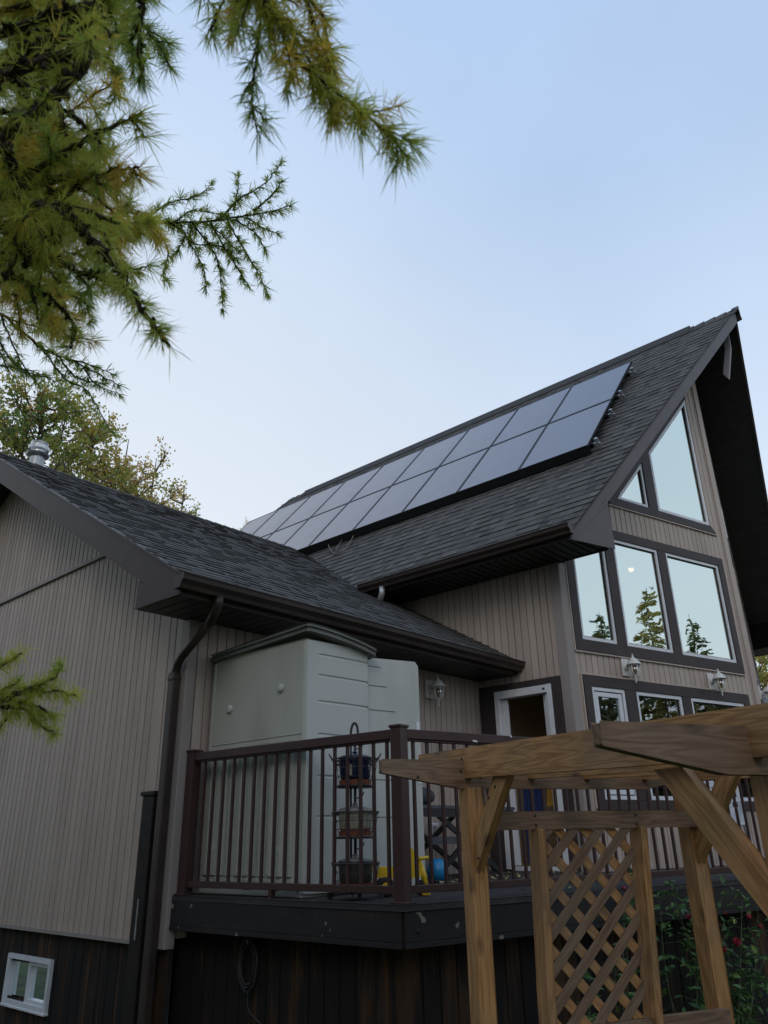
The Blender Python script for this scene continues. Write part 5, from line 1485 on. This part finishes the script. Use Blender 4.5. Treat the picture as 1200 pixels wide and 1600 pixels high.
far([(-180, 1150, D), (-60, 1130, D), (0, 1095, D), (40, 1080, D), (65, 1077, D), (118, 1088, D)], .6, [
    [(20, 1085, D), (60, 1070, D), (85, 1058, D), (97, 1038, D)], [(0, 1105, D), (40, 1110, D), (60, 1130, D), (88, 1148, D)], [(30, 1095, D), (60, 1105, D), (82, 1115, D)],
    [(-60, 1060, D), (-10, 1045, D), (15, 1033, D), (34, 1020, D)], [(-40, 1130, D), (-10, 1140, D), (10, 1125, D)], [(-30, 1100, D), (10, 1075, D), (30, 1065, D)]], nlen=.024, spur=.0032, nper=17, nw=.0008)
wood = MB()
wood.tube(smooth_path([TR + V((0, 0, -.25)), TR + V((.02, 0, 2)), TR + V((-.03, .03, 5)), TR + V((0, 0, 9)), TR + V((0, .02, 12))], 5), [.17 - .15 * i / 20 for i in range(21)], 12)
tr_ = wood.build('trunk', MT['bark'], larch, smooth=True)
# upper crown (outside the picture, it shades the wing wall)
wood, leaf = MB(), MB()
for i in range(70):
    z = rnd.uniform(1.6, 11.5); a = rnd.uniform(1.7, 5.0); L = (12.2 - z) * .22 + .25
    d = V((math.cos(a), math.sin(a), rnd.uniform(-.3, .1))); p = TR + UP * z
    wood.tube([p, p + d * L * .6, p + d * L - UP * .12 * L], [.02, .01, .004], 5)
    for k in range(26):
        q = p + d * L * rnd.uniform(.25, 1) + rv3() * .18; e1 = rv3() * .07; e2 = rv3() * .05
        leaf.face([q - e1, q - e2, q + e1, q + e2], rnd.uniform(.2, .8))
w_ = wood.build('limbs', MT['bark'], larch); leaf.build('upper_needles', MT['needle'], w_, tone=True)

# ------------------------------------------------------------------ broadleaf trees behind the house
def leafy_tree(label, base, height, crown_r, nleaf, lsize, tone, bare=.0, seed=1, group='autumn trees behind the wing', trunk_r=.16, low=.3):
    rn = random.Random(seed); base = V(base)
    o = thing('broadleaf_tree', label, 'tree', tuple(base), group)
    wood, leaf = MB(), MB(); tips = []
    cz = base.z + height * (.5 + low * .5); ch_ = height * (1 - low) * .5
    tp = smooth_path([base, base + V((.1, .05, height * .35)), base + V((-.05, .1, height * .7)), base + V((0, 0, height * .97))], 5)
    wood.tube(tp, [trunk_r * (1 - .93 * i / (len(tp) - 1)) for i in range(len(tp))], 8)
    ncl = int(36 + 26 * crown_r)
    for i in range(ncl):
        while True:
            q = V((rn.uniform(-1, 1), rn.uniform(-1, 1), rn.uniform(-1, 1)))
            if .25 < q.length < 1: break
        tb_ = min(1, max(0, tone + rn.gauss(0, .2)))
        c = V((base.x + q.x * crown_r * (1 - .3 * max(0, q.z)), base.y + q.y * crown_r * (1 - .3 * max(0, q.z)), cz + q.z * ch_))
        h0 = max(height * .25, c.z - base.z - (V((c.x - base.x, c.y - base.y)).length) * rn.uniform(.7, 1.2))
        h0 = min(h0, height * .93)
        st_ = base + UP * h0; md = st_.lerp(c, .5) + V((rn.gauss(0, .12), rn.gauss(0, .12), -.1 * crown_r * rn.random()))
        lim = smooth_path([st_, md, c], 4); wood.tube(lim, [trunk_r * .28 * (1 - .8 * k / (len(lim) - 1)) for k in range(len(lim))], 5, cap=False)
        nt_ = 9
        for k in range(nt_):
            a_ = lim[rn.randrange(3, len(lim))]; d_ = (V((rn.gauss(0, 1), rn.gauss(0, 1), rn.gauss(.4, .6))).normalized() + (c - st_).normalized() * .6).normalized()
            Lt = crown_r * rn.uniform(.16, .36); b_ = a_ + d_ * Lt * .5 + V((rn.gauss(0, .03), rn.gauss(0, .03), .02)); e_ = a_ + d_ * Lt + UP * .06
            wood.tube([a_, b_, e_], [.014, .009, .003], 4, cap=False)
            if rn.random() < bare: continue
            per_ = int(nleaf / (ncl * nt_) * rn.uniform(.4, 1.6)); t2 = tb_ + rn.gauss(0, .12)
            for m_ in range(per_):
                cc = a_.lerp(e_, rn.uniform(.25, 1.08)) + V((rn.gauss(0, 1), rn.gauss(0, 1), rn.gauss(0, 1))) * .075
                e1 = V((rn.uniform(-1, 1), rn.uniform(-1, 1), rn.uniform(-1, 1))).normalized() * lsize * rn.uniform(.6, 1.2)
                e2 = e1.cross(V((rn.uniform(-1, 1), rn.uniform(-1, 1), rn.uniform(-1, 1))))
                if e2.length < 1e-5: continue
                e2 = e2.normalized() * lsize * .75
                leaf.face([cc - e1, cc - e2, cc + e1 * .9, cc + e2], min(1, max(0, t2 + rn.gauss(0, .1))))
    tk = wood.build('trunk', MT['bark'], o, smooth=True)
    leaf.build('crown', MT['aspen'], o, tone=True)
    return o
def base_at(u, dist):
    d = ray(u, 1290); k = dist / math.hypot(d.x, d.y); return V((EYE.x + d.x * k, EYE.y + d.y * k, -.25))
def top_h(u, v, dist):
    d = ray(u, v); return EYE.z + d.z * dist / math.hypot(d.x, d.y) + .25
for (lab, u, v, dist, cr, nl, ls, tone, bare, sd_) in (
    ('green-leaved tree at the far left rising behind the wing roof and the vent pipe', -45, 560, 21, 3.0, 26000, .058, .3, .04, 2),
    ('olive tree behind the wing roof, just right of the vent pipe', 60, 610, 22, 2.2, 17000, .056, .55, .06, 7),
    ('olive and yellow tree rising right behind the vent pipe, middle of the row', 125, 655, 23, 1.9, 13000, .055, .62, .12, 3),
    ('thin yellow-brown autumn tree, sparsely leaved, behind the wing roof', 182, 690, 24, 1.7, 9000, .055, .75, .3, 4),
    ('small russet autumn tree, lowest at the right end of the row behind the wing', 240, 738, 25, 1.5, 10000, .055, .6, .15, 5)):
    leafy_tree(lab, base_at(u, dist), top_h(u, v, dist), cr, nl, ls, tone, bare, sd_)
leafy_tree('distant pinkish treetop just left of the solar panels', base_at(360, 40), top_h(360, 806, 40), .9, 2200, .05, .95, .3, 8, group=None, trunk_r=.08, low=.75)
leafy_tree('yellow-green tree glimpsed beyond the right roof edge', base_at(1215, 40), top_h(1215, 1015, 40), 3.5, 16000, .09, .5, 0, 9, group=None)

# neighbour's low grey roof at the far right
nb = thing('neighbour_shed', 'low grey-roofed outbuilding glimpsed past the right side of the gable', 'outbuilding', tuple(base_at(1215, 26)))
nbp = base_at(1215, 26); ax = ray(1215, 1290); ax.z = 0; ax.normalize(); sx = V((ax.y, -ax.x, 0))
zt = top_h(1205, 1052, 26) - .25
f = MB(); f.prism([nbp - sx * 3 + UP * .2, nbp + sx * 4 + UP * .2, nbp + sx * 4 + UP * (zt - 1.2), nbp - sx * 3 + UP * (zt - 1.2)], ax * 4); f.build('wall', MT['siding'], nb)
f = MB()
for k in range(9):
    t0, t1 = k / 9, (k + 1) / 9
    a0 = nbp - ax * .4 + UP * (zt - 1.25) + (ax * 2.4 + UP * 1.25) * t0; a1 = nbp - ax * .4 + UP * (zt - 1.25) + (ax * 2.4 + UP * 1.25) * t1
    f.prism([a0 - sx * 3.3 + UP * .02, a1 - sx * 3.3, a1 - sx * 3.3 - UP * .03, a0 - sx * 3.3 - UP * .03], sx * 7.6)
f.prism([nbp + ax * 2 + UP * zt - sx * 3.3, nbp + ax * 4.4 + UP * (zt - 1.25) - sx * 3.3, nbp + ax * 2 + UP * (zt - 1.25) - sx * 3.3], sx * 7.6)
f.build('roof', MT['greyroof'], nb)

# ------------------------------------------------------------------ spruces across the yard (seen mirrored in the gable glass; others added for shade)
def spruce(label, base, height, rad, tone, seed, dens=1.0, group='spruces across the yard'):
    rn = random.Random(seed); base = V(base)
    o = thing('spruce_tree', label, 'tree', tuple(base), group)
    wood, leaf = MB(), MB()
    wood.tube([base, base + UP * height * .5, base + UP * height], [.16, .09, .012], 8)
    z = height * .08
    while z < height * .985:
        k = 1 - z / height; r = rad * (k ** .8) * rn.uniform(.75, 1.1)
        for q in range(int(6 + 4 * k)):
            a = rn.uniform(0, 6.283); L = r * rn.uniform(.6, 1.15) + .08; d = V((math.cos(a), math.sin(a), 0)); p = base + UP * (z + rn.uniform(-.1, .1))
            m_ = p + d * L * .6 - UP * .1 * L; e_ = p + d * L - UP * .10 * L
            wood.tube([p, m_, e_], [.02 * k + .006, .012 * k + .004, .003], 4, cap=False)
            for i in range(int(max(5, L * 17 * dens))):
                t_ = rn.uniform(.12, 1); c = p.lerp(e_, t_) + V((-d.y, d.x, 0)) * rn.gauss(0, .13 * L * (1.1 - t_)) + UP * rn.gauss(-.05, .05)
                s_ = rn.uniform(.07, .15); e1 = (d + V((rn.gauss(0, .5), rn.gauss(0, .5), rn.gauss(-.2, .3)))).normalized() * s_; e2 = e1.cross(V((rn.gauss(0, 1), rn.gauss(0, 1), rn.gauss(0, 1))))
                if e2.length < 1e-5: continue
                e2 = e2.normalized() * s_ * .35
                leaf.face([c - e1, c - e2, c + e1, c + e2], min(1, max(0, tone + rn.gauss(0, .15))))
        z += .24 + .12 * k
    wood.build('trunk', MT['bark'], o); leaf.build('crown', MT['spruce'], o, tone=True)
    return o
s1 = spruce('tall larch-like conifer, sunlight put into its yellow colour, mirrored in the middle upper window of the gable', (24.6, -16.1, -.25), 12.1, 3.3, .85, 31, 1.7)  # high tone paints sunlit yellow into the needles
s2 = spruce('dark green spruce mirrored in the left upper window of the gable', (22.6, -17.0, -.25), 11.2, 2.8, .3, 32, 1.6)
s3 = spruce('dark green spruce mirrored in the right upper window of the gable', (26.3, -15.6, -.25), 10.9, 2.8, .4, 33, 1.6)
YARD = 'spruce added behind the photographer, outside the frame, for shade and window reflections'
def yard(x, y, sc_, src=s2):
    b0 = V(src.location)
    m4 = Matrix.Translation(V((x, y, -.25))) @ Matrix.Rotation(rnd.uniform(0, 6), 4, 'Z') @ Matrix.Scale(sc_, 4) @ Matrix.Translation(-b0)
    r = dup(src, None, YARD, m4); r['group'] = 'spruces added behind the photographer'
yd = [(25.4, -16.0, .84), (27.4, -15.6, .8), (28.6, -14.6, .74), (23.7, -16.4, .7), (24.6, -15, .62), (26.3, -14.4, .62), (22.5, -15.6, .62), (20.9, -15.9, .62), (28, -13.8, .62), (19.4, -16.4, .62), (30.2, -14, .65), (28.2, -15.2, .78), (23.6, -19, .8), (26, -18.5, .75), (28.5, -18, .8), (30.5, -16.5, .8), (21.5, -19.5, .75), (27.4, -14.6, .6), (25.4, -15.0, .5), (23.6, -15.2, .5), (21.6, -15.8, .55), (20, -16, .6), (29.5, -12.5, .6), (29.6, -13.8, .82), (20.9, -17.6, .8), (19.2, -18.2, .9), (17, -18, .75), (31.5, -12, .85), (24, -22, .95), (14, -19, 1.0), (11, -17, .9), (7, -18, 1.05), (3, -16, .9), (33, -8, .8),
      (-7, -9, 1.1), (-10, -5, 1.3), (-9, -1, 1.3), (-8, 3, 1.45), (-7, 6.5, 1.4), (-7, 10, 1.45), (-6, 13.5, 1.2), (-12, 7, 1.25), (-3, -13, 1.0), (-2.5, 16.5, 1.0), (-4.6, 9.6, .8), (-4.2, 5.2, .7)]  # this row: out-of-view trees added to darken the gable wall
for x, y, k in yd: yard(x, y, k, s3 if rnd.random() < .5 else s2)

# ------------------------------------------------------------------ climbing rose between the deck and the pergola
rose = thing('rose_bush', 'climbing rose bush with dark red flowers against the deck skirting behind the pergola', 'rose bush', (5.8, 2.5, -.25))
stems, leaves = MB(), MB(); rn = random.Random(17); tips = []
def rose_px(u, v, off):      # point in a plane 'off' metres in front of the deck face
    d = ray(u, v); n_ = DN; k = ((P0 + DN * off - EYE).dot(n_)) / d.dot(n_); return EYE + d * k
for (u0, u1, v1, off) in ((1150, 1160, 1395, .3), (1150, 1120, 1440, .28), (1150, 1185, 1430, .35), (1160, 1195, 1500, .3), (1120, 1080, 1385, .25), (1110, 1050, 1390, .22), (1100, 1030, 1400, .2), (1010, 975, 1420, .25), (1000, 985, 1375, .2), (980, 960, 1520, .3), (930, 925, 1545, .3), (1130, 1140, 1500, .3), (1170, 1150, 1560, .3), (1095, 1090, 1500, .25), (1060, 1085, 1430, .25), (905, 935, 1580, .3)):
    a = rose_px(u0, 1700, off + .1); b = rose_px((u0 + u1) / 2 + rn.uniform(-20, 20), (1700 + v1) / 2, off); c = rose_px(u1, v1, off - .08)
    p = smooth_path([a, b, c], 9); stems.tube(p, [.006 - .0045 * i / len(p) for i in range(len(p))], 5)
    for i, q in enumerate(p):
        nl_ = 3 if u1 > 1100 else 2
        for k in range(nl_ if i > 2 else 0):
            sg_ = .075 if u1 > 1100 else .05; cc = q + V((rn.gauss(0, sg_), rn.gauss(0, sg_), rn.gauss(0, sg_)))
            stems.tube([q, cc], .0012, 4, cap=False)
            for w2 in range(3):
                dd2 = V((rn.gauss(0, 1), rn.gauss(0, 1), rn.gauss(-.2, .5))).normalized(); s_ = rn.uniform(.022, .05); sd3 = dd2.cross(V((rn.gauss(0, .4), rn.gauss(0, .4), 1)))
                if sd3.length < 1e-3: continue
                sd3.normalize(); up3 = sd3.cross(dd2) * s_ * .15
                leaves.face([cc, cc + dd2 * s_ * .4 + sd3 * s_ * .42 + up3, cc + dd2 * s_ * .9 + sd3 * s_ * .38 + up3, cc + dd2 * s_ * 1.5], min(1, max(0, rn.gauss(.35, .25))))
                leaves.face([cc, cc + dd2 * s_ * 1.5, cc + dd2 * s_ * .9 - sd3 * s_ * .38 + up3, cc + dd2 * s_ * .4 - sd3 * s_ * .42 + up3], min(1, max(0, rn.gauss(.35, .25))))
stems.build('stems', mat('rose_stem', (.05, .07, .03), .7), rose); leaves.build('leaves', MT['roseleaf'], rose, tone=True)
for (u, v, r) in ((975, 1388, .018), (1076, 1432, .018), (1170, 1431, .024), (1153, 1472, .034), (1131, 1483, .024), (1188, 1447, .02), (1134, 1427, .012)):
    c = rose_px(u, v, .32); f = MB()
    for k in range(16):
        dd2 = V((rn.gauss(0, 1), rn.gauss(0, 1), rn.gauss(0, 1))).normalized(); a2 = dd2.orthogonal().normalized() * r * .6; b2 = dd2.cross(a2).normalized() * r * .6; o2 = c + dd2 * r * rn.uniform(.25, .9)
        f.face([o2 - a2 - b2 * .5, o2 - b2 - dd2 * r * .2, o2 + a2 - b2 * .4, o2 + a2 * .5 + b2, o2 - a2 * .6 + b2 * .9 - dd2 * r * .2])
    f.build('flower', MT['rose'], rose)
